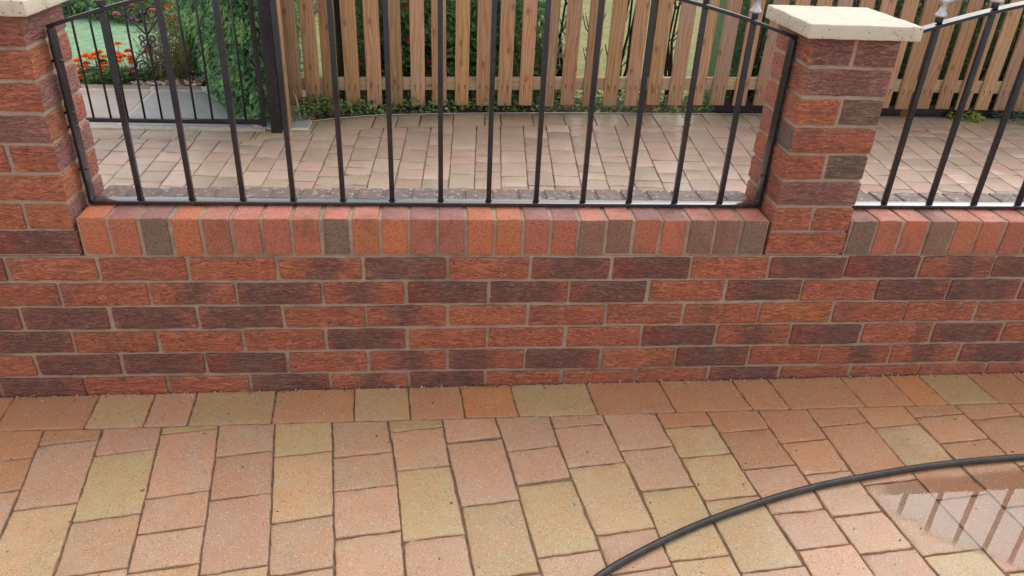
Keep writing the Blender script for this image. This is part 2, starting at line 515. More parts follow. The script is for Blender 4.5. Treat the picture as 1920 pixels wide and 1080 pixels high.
def mat_water():
    m = bpy.data.materials.new('puddle_water'); m.use_nodes = True
    n = m.node_tree.nodes; l = m.node_tree.links
    n.remove(n['Principled BSDF'])
    tr = n.new('ShaderNodeBsdfTransparent'); gl = n.new('ShaderNodeBsdfGlossy'); gl.inputs['Roughness'].default_value = .01
    fr = n.new('ShaderNodeFresnel'); fr.inputs['IOR'].default_value = 1.42
    mx = n.new('ShaderNodeMixShader')
    tx = n.new('ShaderNodeTexCoord'); no = n.new('ShaderNodeTexNoise'); no.inputs['Scale'].default_value = 9
    bu = n.new('ShaderNodeBump'); bu.inputs['Distance'].default_value = .00015
    l.new(tx.outputs['Object'], no.inputs['Vector']); l.new(no.outputs['Fac'], bu.inputs['Height'])
    l.new(bu.outputs[0], gl.inputs['Normal'])
    at = n.new('ShaderNodeAttribute'); at.attribute_name = 'Col'
    mu = n.new('ShaderNodeMath'); mu.operation = 'MULTIPLY'; l.new(fr.outputs[0], mu.inputs[0]); l.new(at.outputs['Fac'], mu.inputs[1])
    l.new(mu.outputs[0], mx.inputs[0]); l.new(tr.outputs[0], mx.inputs[1]); l.new(gl.outputs[0], mx.inputs[2])
    l.new(mx.outputs[0], n['Material Output'].inputs[0])
    return m
M['water'] = mat_water()

# ------------------------------------------------------------------ surveyed layout (metres)
NB = [[[-1.289,-0.159],[-1.236,-0.447]],[[-1.141,-0.157],[-1.068,-0.629]],[[-0.989,-0.157],[-0.915,-0.648]],[[-0.84,-0.16],[-0.764,-0.654]],[[-0.693,-0.162],[-0.617,-0.662]],[[-0.54,-0.162],[-0.476,-0.67]],[[-0.389,-0.164],[-0.357,-0.368],[-0.334,-0.588],[-0.325,-0.679]],[[-0.242,-0.15],[-0.224,-0.333],[-0.199,-0.485],[-0.179,-0.687]],[[-0.094,-0.156],[-0.072,-0.304],[-0.059,-0.43],[-0.034,-0.658]],[[0.059,-0.161],[0.075,-0.354],[0.11,-0.59],[0.117,-0.684]],[[0.21,-0.163],[0.227,-0.312],[0.247,-0.464],[0.267,-0.716]],[[0.362,-0.16],[0.381,-0.338],[0.396,-0.499],[0.405,-0.666],[0.412,-0.723]],[[0.512,-0.166],[0.531,-0.392],[0.548,-0.54],[0.565,-0.664],[0.564,-0.733]],[[0.665,-0.168],[0.673,-0.306],[0.686,-0.421],[0.688,-0.533],[0.712,-0.741]],[[0.81,-0.17],[0.818,-0.406],[0.829,-0.555],[0.858,-0.75]],[[0.96,-0.166],[0.974,-0.41],[0.99,-0.583],[1.014,-0.759]],[[1.107,-0.165],[1.121,-0.399],[1.141,-0.545],[1.149,-0.624]],[[1.267,-0.167],[1.28,-0.375],[1.282,-0.437]],[[1.436,-0.159],[1.438,-0.219]]]
NJ = [["OPY",[[-1.207,-0.207],[-1.168,-0.434]]],["PYPP",[[-1.051,-0.252],[-1.016,-0.477],[-0.992,-0.636]]],["yPPPY",[[-0.912,-0.176],[-0.876,-0.41],[-0.859,-0.523],[-0.842,-0.632]]],["PPPY",[[-0.75,-0.272],[-0.726,-0.426],[-0.693,-0.645]]],["YYPP",[[-0.6,-0.279],[-0.569,-0.506],[-0.548,-0.657]]],["PPPP",[[-0.446,-0.29],[-0.431,-0.411],[-0.413,-0.56],[-0.399,-0.691]]],["yPYP",[[-0.311,-0.195],[-0.291,-0.348],[-0.263,-0.578]]],["PPyP",[[-0.156,-0.25],[-0.127,-0.478],[-0.104,-0.697]]],["PPYP",[[-0.003,-0.287],[0.012,-0.416],[0.039,-0.642]]],["PPYP",[[0.138,-0.199],[0.154,-0.358],[0.182,-0.584]]],["PPYY",[[0.301,-0.301],[0.318,-0.451],[0.334,-0.671]]],["OYYYP",[[0.442,-0.215],[0.453,-0.335],[0.469,-0.491],[0.487,-0.711]]],["OOPPP",[[0.593,-0.24],[0.606,-0.388],[0.619,-0.544],[0.633,-0.655]]],["OOPPP",[[0.743,-0.291],[0.751,-0.415],[0.76,-0.56],[0.776,-0.676]]],["OOPY",[[0.888,-0.228],[0.9,-0.459],[0.926,-0.687]]],["OYOPY",[[1.038,-0.239],[1.048,-0.401],[1.061,-0.518],[1.086,-0.744]]],["OOOP",[[1.189,-0.201],[1.196,-0.312],[1.213,-0.554]]],["OOP",[[1.353,-0.215],[1.361,-0.412]]],["OOP",[[1.514,-0.265],[1.513,-0.44]]]]
LOW = [[-2.64,3.739,-0.371,"o"],[-2.626,3.668,-0.426,"o"],[-2.661,3.637,-0.452,"o"],[-2.644,3.591,-0.487,"o"],[-2.602,3.724,-0.381,"o"],[-2.587,3.753,-0.359,"o"],[-2.559,3.77,-0.344,"o"],[-2.521,3.704,-0.396,"d"],[-2.521,3.665,-0.427,"o"],[-2.486,3.647,-0.44,"y"],[-2.593,3.595,-0.483,"y"],[-2.57,3.567,-0.504,"y"],[-2.503,3.56,-0.508,"y"],[-2.445,3.823,-0.299,"o"],[-2.369,3.773,-0.337,"r"],[-2.398,3.739,-0.365,"o"],[-2.355,3.658,-0.429,"p"],[-2.306,3.637,-0.444,"p"],[-2.247,3.766,-0.339,"r"],[-2.326,3.672,-0.417,"w"],[-2.451,3.686,-0.409,"o"]]
UP = [[-2.954,5.92,-0.391,"o"],[-2.872,5.92,-0.388,"r"],[-2.731,5.98,-0.38,"o"],[-2.707,5.76,-0.395,"o"],[-2.636,5.76,-0.393,"o"],[-3.111,5.86,-0.4,"o"],[-3.23,5.92,-0.399,"o"],[-3.081,5.56,-0.418,"p"],[-3.003,5.76,-0.403,"o"],[-2.774,5.62,-0.406,"o"],[-2.66,5.56,-0.406,"w"],[-2.533,5.42,-0.409,"o"],[-3.475,6.02,-0.398,"o"],[-2.862,5.32,-0.423,"m"],[-2.793,5.86,-0.39,"r"],[-3.376,6.04,-0.394,"o"]]
RT = [[-1.971,4.3,-0.128,"y"],[-2.004,4.3,-0.148,"y"],[-2.058,4.3,-0.199,"y"],[-2.052,4.3,-0.233,"y"],[-2.056,4.3,-0.264,"o"],[-2.09,4.3,-0.207,"y"],[-2.175,4.3,-0.352,"p"],[-2.035,4.3,-0.175,"y"]]
FU = [[-0.428,3.25,0.131],[-0.429,3.25,-0.072],[-0.295,3.25,-0.203],[-0.747,3.25,-0.061],[-0.306,3.25,-0.295],[-0.408,3.25,0.109],[0.313,3.25,0.066],[-0.741,3.25,-0.193]]

def zg(x, y=0):          # the front drive rises gently to the right
    return -0.4245 + 0.00837 * x

# ------------------------------------------------------------------ setting: ground, lawn, beds
def sheet(name, pts, z, mat, n=1):
    mb = MB(); b = 0
    mb.v = [(p[0], p[1], z) for p in pts]
    mb.face(list(range(len(pts))))
    return tag(mb.build(name, mat), kind='structure')
sheet('ground', [(-60, .3), (60, .3), (60, 90), (-60, 90)], -.545, M['grass'])
sheet('lawn', [(-6.5, 3.86), (-1.98, 3.86), (-1.98, 5.2), (-2.5, 5.45), (-3.2, 5.85), (-6.5, 6.6)], -.505, M['turf'])
sheet('flower_border_soil', [(-4.4, 3.5), (-1.88, 3.5), (-1.98, 4.0), (-2.4, 3.93), (-3.0, 3.88), (-4.4, 3.86)], -.498, M['soil'])
sheet('far_border_soil', [(-7, 6.6), (-3.2, 5.80), (-2.4, 5.35), (-1.98, 4.6), (-1.6, 4.6), (-1.4, 7.6), (-7, 7.6)], -.501, M['soil'])
sheet('fence_border_soil', [(-1.25, 2.6), (5.2, 2.6), (5.2, 3.42), (-1.25, 3.42)], -.515, M['soil'])

# ------------------------------------------------------------------ near drive (front of the wall)
P_ = (.49, .322, .218); O_ = (.475, .262, .145); Y_ = (.475, .355, .195); y_ = Y_
KC = {'P': P_, 'O': O_, 'Y': Y_, 'y': y_}
def bline(b, y):
    pts = b
    if y >= pts[0][1]: i = 0
    elif y <= pts[-1][1]: i = len(pts) - 2
    else: i = [k for k in range(len(pts) - 1) if pts[k][1] >= y >= pts[k + 1][1]][0]
    (x0, y0), (x1, y1) = pts[i], pts[i + 1]
    s = (x1 - x0) / (y1 - y0)
    if y < pts[-1][1]: s = -.12 if pts[0][0] < .3 else -.085
    base = (x1, y1) if y < pts[-1][1] else (x0, y0)
    return base[0] + s * (y - base[1])
def paver(mb, q, col, par, seed, ztop, gap=.0018, n=(8, 10, 1), r=.0034, jit=.00125, h=.03, tilt=(0, 0), mi=0):
    """q = corners near-left, near-right, far-right, far-left"""
    cx = sum(p[0] for p in q) / 4; cy = sum(p[1] for p in q) / 4
    W = math.hypot(q[1][0] - q[0][0], q[1][1] - q[0][1]); H = (math.hypot(q[3][0] - q[0][0], q[3][1] - q[0][1]) + math.hypot(q[2][0] - q[1][0], q[2][1] - q[1][1])) / 2
    W = max(W - 2 * gap, .01); H = max(H - 2 * gap, .008)
    g1 = gap / (W + 2 * gap); g2 = gap / (H + 2 * gap)
    def fm(p):
        u = g1 + (1 - 2 * g1) * p.x / W; v = g2 + (1 - 2 * g2) * p.y / H
        a = [q[0][i] * (1 - u) * (1 - v) + q[1][i] * u * (1 - v) + q[2][i] * u * v + q[3][i] * (1 - u) * v for i in (0, 1)]
        dz = p.z - h
        if dz > -.0016: dz *= .35
        return (a[0], a[1], ztop(a[0], a[1]) + dz + (p.x - W / 2) * tilt[0] + (p.y - H / 2) * tilt[1])
    rblock(mb, (W, H, h), fm, col, par, n=n, r=min(r, H * .3, W * .3), jit=jit, sides=('x-', 'x+', 'y-', 'y+', 'z+'), seed=seed, mi=mi, ns=70)

drive = MB()
BF = -.152
allB = [[(b[0] - .15 * k, b[1]) for b in NB[0]] for k in range(8, 0, -1)] + NB + [[(b[0] + .155 * k, b[1]) for b in NB[-2]] for k in range(2, 7)]
allJ = []
r2 = random.Random(11)
for k in range(8, 0, -1):
    cx0 = NB[0][0][0] - .15 * k + .075
    allJ.append(('OOPP', [(cx0, -.27), (cx0, -.385)]) if k == 1 else (None, [(cx0, -.152 - r2.choice([.05, .1, .15]))]))
allJ += [(a, [tuple(p) for p in b]) for a, b in NJ]
while len(allJ) < len(allB) - 1: allJ.append((None, [(allB[len(allJ)][0][0] + .075, -.152 - r2.choice([.05, .1, .15]))]))
sid = 0
WIDE = {(7 + 8, 0): .0045, (8 + 8, 1): .005}
for i in range(len(allB) - 1):
    cols, js = allJ[i]
    ys = [BF] + [p[1] for p in js]
    cols = cols or ''
    while ys[-1] > -2.3: ys.append(ys[-1] - r2.choice([.112, .15, .15, .225, .225]))
    th = radians(8.0 if i < 13 else (6.5 if i < 18 else 5.0))
    for k in range(len(ys) - 1):
        def corner(b, yj, first):
            x = bline(b, yj)
            if first: return (x, BF)
            xc = (bline(allB[i], yj) + bline(allB[i + 1], yj)) / 2
            y = yj + (x - xc) * math.tan(th)
            return (bline(b, y), y)
        A, Bq = allB[i], allB[i + 1]
        q = [corner(A, ys[k + 1], 0), corner(Bq, ys[k + 1], 0), corner(Bq, ys[k], k == 0), corner(A, ys[k], k == 0)]
        if k == 0 and q[1][1] > BF - .004: q[1] = (q[1][0], BF - .004)
        ch = cols[k] if k < len(cols) else r2.choice('PPPYPY')
        sid += 1
        mix = .9 if (ch == 'Y' and r2.random() < .25) else (.35 if (ch == 'P' and r2.random() < .25) else 0)
        gp_ = .0016 + r2.random() * .0012
        wg = WIDE.get((i, k)) 
        if wg: q[0] = (q[0][0], q[0][1] + wg); q[1] = (q[1][0], q[1][1] + wg * 1.6)
        c = vary(KC[ch], .09, r2)
        paver(drive, q, c, (mix, 0, 0, 0), sid, zg, gap=gp_, tilt=(r2.uniform(-.003, .003), r2.uniform(-.003, .003)))
bx = [-2.56, -2.33, -2.1, -1.88, -1.655, -1.43, -1.202, -1.051, -.937, -.716, -.494, -.34, -.189, -.04, .186, .411, .638, .751, .981, 1.135, 1.237, 1.396, 1.55, 1.78, 2.0, 2.15, 2.38]
bc = 'OYOOOOYPYOYOoYOOOOOoYOOPOY'
KC['o'] = (.53, .26, .115)
for a, b, ch in zip(bx, bx[1:], bc):
    sid += 1
    s = .012
    paver(drive, [(a + s, BF), (b + s, BF), (b, -.003), (a, -.003)], vary(KC[ch], .07, r2), (0, 0, 0, 0), sid, zg, gap=.0017, tilt=(r2.uniform(-.004, .004), 0))
for (x0, y0, x1, y1) in [(-4, -4, 4, .02)]:
    b = len(drive.v); drive.v += [(x0, y0, zg(x0) - .0048), (x1, y0, zg(x1) - .0048), (x1, y1, zg(x1) - .0048), (x0, y1, zg(x0) - .0048)]
    drive.face([b, b + 1, b + 2, b + 3], mi=1)
tag(drive.build('driveway', [M['paver'], M['joint']]), kind='structure')

# ------------------------------------------------------------------ street side paving (behind the wall)
ZF = -.5
far = MB()
FX = [(-1.576, -1.592), (-1.460, -1.453), (-1.342, -1.333), (-1.221, -1.210), (-1.100, -1.088), (-.974, -.962), (-.851, -.833), (-.726, -.705), (-.594, -.570), (-.460, -.429), (-.329, -.292), (-.195, -.158), (-.065, -.018), (.071, .126), (.207, .267), (.343, .409), (.480, .551), (.622, .695), (.764, .842), (.909, .985), (1.058, 1.134), (1.207, 1.285), (1.36, 1.434)]
FX = [(FX[0][0] - .125 * k, FX[0][1] - .127 * k) for k in range(14, 0, -1)] + FX + [(FX[-1][0] + .15 * k, FX[-1][1] + .150 * k) for k in range(1, 24)]
fr = [(-4, 2.40), (-1.25, 2.42), (-1.09, 2.50), (-.93, 2.576), (-.631, 2.680), (-.152, 2.745), (.512, 2.782), (1.378, 2.815), (3.64, 2.90), (6, 3.0)]
rr_ = [(-4, 2.56), (-1.28, 2.575), (-1.15, 2.66), (-.96, 2.80), (-.647, 2.915), (-.147, 2.982), (.548, 3.034), (1.46, 3.070), (3.84, 3.17), (6, 3.27)]
def pl(P, x):
    for (a, ya), (b, yb) in zip(P, P[1:]):
        if x <= b or (b, yb) == P[-1]:
            return ya + (yb - ya) * (x - a) / (b - a)
def fx(i, y): a, b = FX[i]; return a + (b - a) * (y - 1.8) / .8
r3 = random.Random(5)
FC = [(.43, .335, .285), (.435, .32, .275), (.40, .335, .28), (.49, .385, .33), (.36, .295, .25), (.43, .35, .295)]  # pale and greyed: sky reflection at the grazing view mixed into the colours
flat = lambda x, y: ZF
for i in range(len(FX) - 1):
    y = .20 - r3.random() * .2
    xm = (fx(i, 2.6) + fx(i + 1, 2.6)) / 2
    yend = pl(fr, xm)
    while y < yend - .03:
        y2 = y + r3.choice([.105, .14, .14, .205, .2])
        if y2 > yend - .03: y2 = yend
        tl = .05 * .13 / 2
        def cc(j, yy, sgn, last=False):
            if last: x = fx(j, yy); return (x, pl(fr, x))
            return (fx(j, yy + sgn * -tl), yy - sgn * tl * (1 if 1 else 0))
        last = y2 == yend
        q = [cc(i, y, -1), cc(i + 1, y, 1), cc(i + 1, y2, 1, last), cc(i, y2, -1, last)]
        sid += 1
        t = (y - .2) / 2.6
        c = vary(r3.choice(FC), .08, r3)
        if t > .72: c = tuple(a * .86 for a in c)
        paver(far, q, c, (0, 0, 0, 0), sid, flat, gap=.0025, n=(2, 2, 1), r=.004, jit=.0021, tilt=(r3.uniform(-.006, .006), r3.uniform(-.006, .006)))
        y = y2
x = -3.9
while x < 5.2:
    x2 = x + r3.choice([.14, .20, .205, .1])
    if x < -1.27 < x2: x2 = -1.27
    s = .012 if x > -1.2 else 0
    sid += 1
    q = [(x - s, pl(fr, x - s)), (x2 - s, pl(fr, x2 - s)), (x2, pl(rr_, x2)), (x, pl(rr_, x))]
    paver(far, q, vary((.33, .275, .205), .1, r3), (0, 0, 0, 0), sid, flat, gap=.0026, n=(1, 1, 1), r=.005, jit=.0018, tilt=(0, r3.uniform(-.01, .01)))
    x = x2
b = len(far.v); far.v += [(-4.5, .15, ZF - .006), (5.5, .15, ZF - .006), (5.5, 2.9, ZF - .006), (-4.5, 2.5, ZF - .006)]
far.face([b, b + 1, b + 2, b + 3], mi=1)
tag(far.build('pavement', [M['paver_far'], M['joint']]), kind='structure')
# pale concrete edging strip under the gate
ed = MB()
bevbox(ed, (-3.9, 2.582, -.55), (-1.24, 2.63, -.494), .004)
tag(ed.build('edging_strip', M['pointing']), kind='structure')
# thin mortar haunch along the far side of the brick border
ha = MB()
X = [-1.2 + .1 * i for i in range(64)]
for a, c in zip(X, X[1:]):
    b = len(ha.v)
    ha.v += [(a, pl(rr_, a) + .001, -.496), (c, pl(rr_, c) + .001, -.496), (c, pl(rr_, c) + .022, -.498), (a, pl(rr_, a) + .022, -.498), (c, pl(rr_, c) + .022, -.53), (a, pl(rr_, a) + .022, -.53)]
    ha.face([b, b + 1, b + 2, b + 3]); ha.face([b + 3, b + 2, b + 4, b + 5])
tag(ha.build('border_haunching', M['pointing']), kind='structure')

# flagstone path beyond the gate
fl = MB()
SL = [([(-2.96, 2.64), (-2.088, 2.64), (-2.118, 3.385), (-2.98, 3.385)], (.46, .40, .375)),
      ([(-2.068, 2.64), (-1.31, 2.64), (-1.785, 3.385), (-2.098, 3.385)], (.345, .36, .385)),
      ([(-1.285, 2.64), (-1.0, 2.64), (-1.0, 3.385), (-1.762, 3.385)], (.33, .34, .36)),
      ([(-3.9, 2.64), (-2.98, 2.64), (-3.0, 3.385), (-3.9, 3.385)], (.40, .36, .34)),
      ([(-2.98, 3.41), (-2.14, 3.41), (-2.16, 3.51), (-2.98, 3.51)], (.34, .27, .22)),
      ([(-2.12, 3.41), (-1.80, 3.41), (-1.84, 3.51), (-2.14, 3.51)], (.30, .27, .25)),
      ([(-3.9, 3.41), (-3.0, 3.41), (-3.0, 3.51), (-3.9, 3.51)], (.35, .3, .27))]
for q, c in SL:
    sid += 1
    paver(fl, q, c, (0, 0, 0, 0), sid, lambda x, y: -.494, gap=.003, n=(4, 4, 1), r=.006, jit=.002, h=.04, tilt=(r3.uniform(-.003, .003), 0))
b = len(fl.v); fl.v += [(-4, 2.6, -.498), (-1.0, 2.6, -.498), (-1.0, 3.52, -.498), (-4, 3.52, -.498)]
fl.face([b, b + 1, b + 2, b + 3], mi=1)
tag(fl.build('path', [M['flag'], M['pointing']]), kind='structure')

# ------------------------------------------------------------------ brick wall
RED = (.50, .165, .092); ORG = (.56, .19, .085); MVE = (.33, .160, .140); BRN = (.42, .150, .095); NUT = (.26, .155, .110); GRY = (.185, .145, .115); PNK = (.60, .235, .165)
def bricktype(ch, r=rnd):
    """colour, (patch centre, half width, depth, 0)"""
    if ch == 'R': return vary(RED, .10, r), (.5, .0, .0, 0)
    if ch == 'r': return vary(RED, .10, r), (r.choice([.15, .85]), .12, .55, 0)
    if ch == 'O': return vary(ORG, .07, r), (.5, 0, 0, 0)
    if ch == 'M': return vary(RED, .08, r), (.5 + r.uniform(-.12, .12), .22, .9, 0)
    if ch == 'D': return vary((.38, .12, .085), .10, r), (.5 + r.uniform(-.12, .12), .46, .90, 0)
    if ch == 'E': return vary((.28, .085, .065), .10, r), (.68, .38, .92, 0)
    if ch == 'L': return vary(RED, .08, r), (.28, .30, .85, 0)
    if ch == 'V': return vary(MVE, .1, r), (.5, .3, .45, 0)
    if ch == 'B': return vary(BRN, .1, r), (.5, 0, 0, 0)
    if ch == 'N': return vary(NUT, .1, r), (.5, 0, 0, 0)
    if ch == 'G': return vary(GRY, .1, r), (.5, 0, 0, 0)
    if ch == 'K': return vary(PNK, .08, r), (.5, 0, 0, 0)  # coping tops: bright sky gloss mixed into the pink
ROWS = ['DRRRRMDRDLRDEME', None]
courses = {1: (-7, 'DDRRRMDRDLRDEMRR'), 2: (-6.5, 'RDRRMDMEDDRDRDDR'), 3: (-7, 'RDDDDRMRrRROrRRD'), 4: (-6.5, 'DDRRRDRRRDMErDMR'), 5: (-7, 'RRDDERMLDRDrMMDR'), 6: (-6.5, 'RDRRDMDRRRDRRrRD'), 7: (-7, 'RRDDERMLDRDrMMDR')}
# bricks between joints k and k+1, joint k at .225*(k-5); the row strings start left of the frame
wall = thing('brick_wall', 'low red and dark purple multi brick garden wall with brick-on-edge top', 'wall', (0, .1, -.43))
bw = MB()
seed = 1
r4 = random.Random(21)
ROWSTART = {1: -2, 2: -2, 3: -2, 4: -2, 5: -2, 6: -2, 7: -2}
TXT = {1: 'DRRRMDRDERDEML', 2: 'RRMDMEDDRDRDD', 3: 'DDDDRMRrRROrRR', 4: 'DRRRDRRREMErD', 5: 'RDDERMLDRDRMMD', 6: 'DRRDMDRRRDRRrR', 7: 'RRDDERMLDRDrMM'}
for cno in range(1, 8):
    even = cno % 2 == 0
    t_ = TXT[cno]
    for j in range(-5, 20):
        # leftmost described brick: odd rows span joints -2..-1 ; even rows the one cut by the frame edge
        xa = .225 * (j - 5) + (.1125 if even else 0)
        idx = j + 2
        ch = t_[idx] if 0 <= idx < len(t_) else r4.choice('RRDMERD')
        c, par = bricktype(ch, r4)
        seed += 1
        dx0 = .005 + r4.uniform(-.0015, .0015); L_ = .2150 + r4.uniform(-.002, .002)
        dz = r4.uniform(-.0012, .0012); dy = r4.uniform(-.0015, .0015)
        z0 = -.075 * cno + .005 + dz
        H_ = .065 + r4.uniform(-.0012, .0012)
        rot = r4.uniform(-.006, .006)
        def fm(p, xa=xa, dx0=dx0, dy=dy, z0=z0, rot=rot): return (xa + dx0 + p.x, dy + p.y, z0 + p.z + rot * (p.x - .1))
        rblock(bw, (L_, .1025, H_), fm, c, par, n=(9, 1, 4), r=.0030, jit=.0011, sides=('x-', 'x+', 'y-', 'z+', 'z-'), seed=seed, ns=75)
# rear face bricks (seen only from the street)
for cno in range(1, 8):
    for j in range(-5, 20):
        c, par = bricktype(r4.choice('RRDMER'), r4); seed += 1
        xa = .225 * (j - 5) + (.1125 if cno % 2 else 0)
        def fm(p, xa=xa, cno=cno): return (xa + .22 - p.x, .215 - p.y, -.075 * cno + .005 + p.z)
        rblock(bw, (.215, .1025, .065), fm, c, par, n=(1, 1, 1), r=.003, jit=.0008, sides=('y-', 'x-', 'x+', 'z+', 'z-'), seed=seed)
bevbox(bw, (-2.25, .0052, -.62), (3.3, .211, -.0012), .002, mi=1)
bw.build('brickwork', [M['brick'], M['mortar']], wall)

def coping(x0, x1, n, fronts, tops):
    mb = MB(); pitch = (x1 - x0) / n
    global seed
    for i in range(n):
        ch = fronts[i] if i < len(fronts) else r4.choice('RRBOGR'); tc = tops[i] if i < len(tops) else r4.choice('KKVO')
        cf = bricktype(ch, r4)[0]; ct = bricktype(tc, r4)[0]
        seed += 1
        w = pitch - .0098 + r4.uniform(-.001, .001); xx = x0 + i * pitch + .0049 + r4.uniform(-.001, .001)
        dz = r4.uniform(-.0012, .0012); dy = r4.uniform(-.002, .002); lean = r4.uniform(-.012, .012)
        dl = r4.uniform(-.006, .003)
        def fm(p): return (xx + p.x + lean * (p.z - .05), dy + p.y, .005 + dz + p.z)
        # the far half of each top is dark with lichen: a paler-edged stain carried by the parameters
        rblock(mb, (w, .215 + dl, .1025), fm, cf, (0, 0, 0, 0), n=(4, 8, 5), r=.0032, jit=.0007, sides=('x-', 'x+', 'y-', 'y+', 'z+'), topcol=ct, seed=seed, ns=75)
    bevbox(mb, (x0 + .0005, .0046, -.001), (x1 - .0005, .2085, .1045), .002, mi=1)
    return mb.build('coping', [M['coping'], M['mortar_top']], wall)
def mat_coping(src_mat='header', nm='coping_brick'):
    # like the header brick, plus grey lichen crust and grime over the street side half of the top
    m = M[src_mat].copy(); m.name = nm
    n = m.node_tree.nodes; l = m.node_tree.links
    bs = n['Principled BSDF']
    src = bs.inputs['Base Color'].links[0].from_socket
    uvn = n.new('ShaderNodeUVMap'); uvn.uv_map = 'uvn'; uvm = n.new('ShaderNodeUVMap'); uvm.uv_map = 'uvm'
    geo = n.new('ShaderNodeTexCoord'); sp = n.new('ShaderNodeSeparateXYZ'); l.new(geo.outputs['Object'], sp.inputs[0])
    no = n.new('ShaderNodeTexNoise'); no.inputs['Scale'].default_value = 26; no.inputs['Detail'].default_value = 5
    l.new(uvm.outputs[0], no.inputs['Vector'])
    ad = n.new('ShaderNodeMath'); ad.operation = 'MULTIPLY_ADD'; ad.inputs[1].default_value = .07
    l.new(no.outputs['Fac'], ad.inputs[0]); l.new(sp.outputs[1], ad.inputs[2])
    mr = n.new('ShaderNodeMapRange'); mr.interpolation_type = 'SMOOTHSTEP'
    mr.inputs['From Min'].default_value = .020; mr.inputs['From Max'].default_value = .055
    mr.inputs['To Max'].default_value = .88
    l.new(ad.outputs[0], mr.inputs['Value'])
    n2 = n.new('ShaderNodeTexNoise'); n2.inputs['Scale'].default_value = 55; n2.inputs['Detail'].default_value = 4
    l.new(uvm.outputs[0], n2.inputs['Vector'])
    r5 = n.new('ShaderNodeMapRange'); r5.inputs['From Min'].default_value = .56; r5.inputs['From Max'].default_value = .64
    l.new(n2.outputs['Fac'], r5.inputs['Value'])
    g = n.new('ShaderNodeMix'); g.data_type = 'RGBA'
    g.inputs[6].default_value = (.115, .098, .092, 1); g.inputs[7].default_value = (.32, .30, .27, 1)
    l.new(r5.outputs[0], g.inputs[0])
    mx = n.new('ShaderNodeMix'); mx.data_type = 'RGBA'
    l.new(mr.outputs[0], mx.inputs[0]); l.new(src, mx.inputs[6]); l.new(g.outputs[2], mx.inputs[7])
    l.new(mx.outputs[2], bs.inputs['Base Color'])
    return m
M['coping'] = mat_coping()
M['mortar_top'] = mat_coping('mortar', 'coping_mortar')
PLX = (-1.373, -1.158); PRX = (.655, .877)
coping(PLX[1] + .006, PRX[0] - .006, 24, 'ORGOBBBRGOOBBOOBRNNRRNNG', 'OVVOKKKKKKVVVOOVVKKVVKKK')
coping(PRX[1] + .006, PRX[1] + .006 + .0765 * 22, 22, 'GRRNRRBRRGRBORRGRRBRRR', 'VKKVKKKVKOKVKKVKKKVKOK')
coping(-2.25, PLX[0] - .006, 11, 'RBRRGORBRRG', 'KVKKVOKVKKV')

# ------------------------------------------------------------------ piers
PC = .0742
def pier(xr, courses, label, lbl_cap, flip):
    t = thing('brick_pier', label, 'pier', ((xr[0] + xr[1]) / 2, .1075, 0), 'brick piers of the garden wall')
    mb = MB(); x0, x1 = xr; W = x1 - x0
    global seed
    for k, (front, side) in enumerate(courses):
        z0 = .005 + PC * k
        sc_ = bricktype(side, r4)[0]
        full = len(front) == 1
        def put(px, py, sx, sy, ch, ax=0):
            global seed
            seed += 1
            c, par = bricktype(ch, r4)
            dz = r4.uniform(-.001, .001); ddx = r4.uniform(-.0012, .0012); ddy = r4.uniform(-.0012, .0012); rt = r4.uniform(-.005, .005)
            def fm(p): return (px + ddx + p.x, py + ddy + p.y, z0 + dz + p.z + rt * (p.x - .05))
            n = (9 if sx > .15 else 5, 9 if sy > .15 else 5, 4)
            if not (sx > .15): par = (par[0], par[1] * 1.2, par[2] * .9, 0)
            rblock(mb, (sx, sy, .0645), fm, c, par, n=n, r=.0032, jit=.0009, seed=seed, ns=75, sidecol=sc_)
        if full:
            put(x0, 0, W, .1025, front)
            sc_ = bricktype(r4.choice('BRB'), r4)[0]
            put(x0, .1125, W, .1025, r4.choice('RB'))
        else:
            h = (W - .010) / 2
            put(x0, 0, h, .215, front[0] if not flip else front[0]); put(x0 + h + .010, 0, h, .215, front[1])
    bevbox(mb, (x0 + .004, .0042, 0.0008), (x1 - .004, .2108, .005 + PC * 8 - .006), .002, mi=1)
    mb.build('brick_shaft', [M['brick'], M['mortar']], t)
    cp = MB(); seed += 1
    c0 = (x0 - .030, -.030, .005 + PC * 8 - .0065)
    rblock(cp, (W + .06, .275, .034), lambda p: (c0[0] + p.x, c0[1] + p.y, c0[2] + p.z), (1, 1, 1), n=(14, 14, 3), r=.003, jit=.0006, seed=seed)
    tag(cp.build('cap_stone', M['cap'], t))
    return t
pier(PRX, [('R', 'R'), ('RR', 'R'), ('V', 'B'), ('RG', 'R'), ('R', 'G'), ('OG', 'R'), ('V', 'R'), ('VV', 'R')],
     'short square brick pier with pale speckled cap stone, standing between the two black railings', '', False)
pier(PLX, [('E', 'R'), ('OO', 'V'), ('R', 'O'), ('RR', 'V'), ('V', 'O'), ('RR', 'V'), ('R', 'O'), ('VB', 'V')],
     'short square brick pier cut off by the left edge of the photo', '', True)

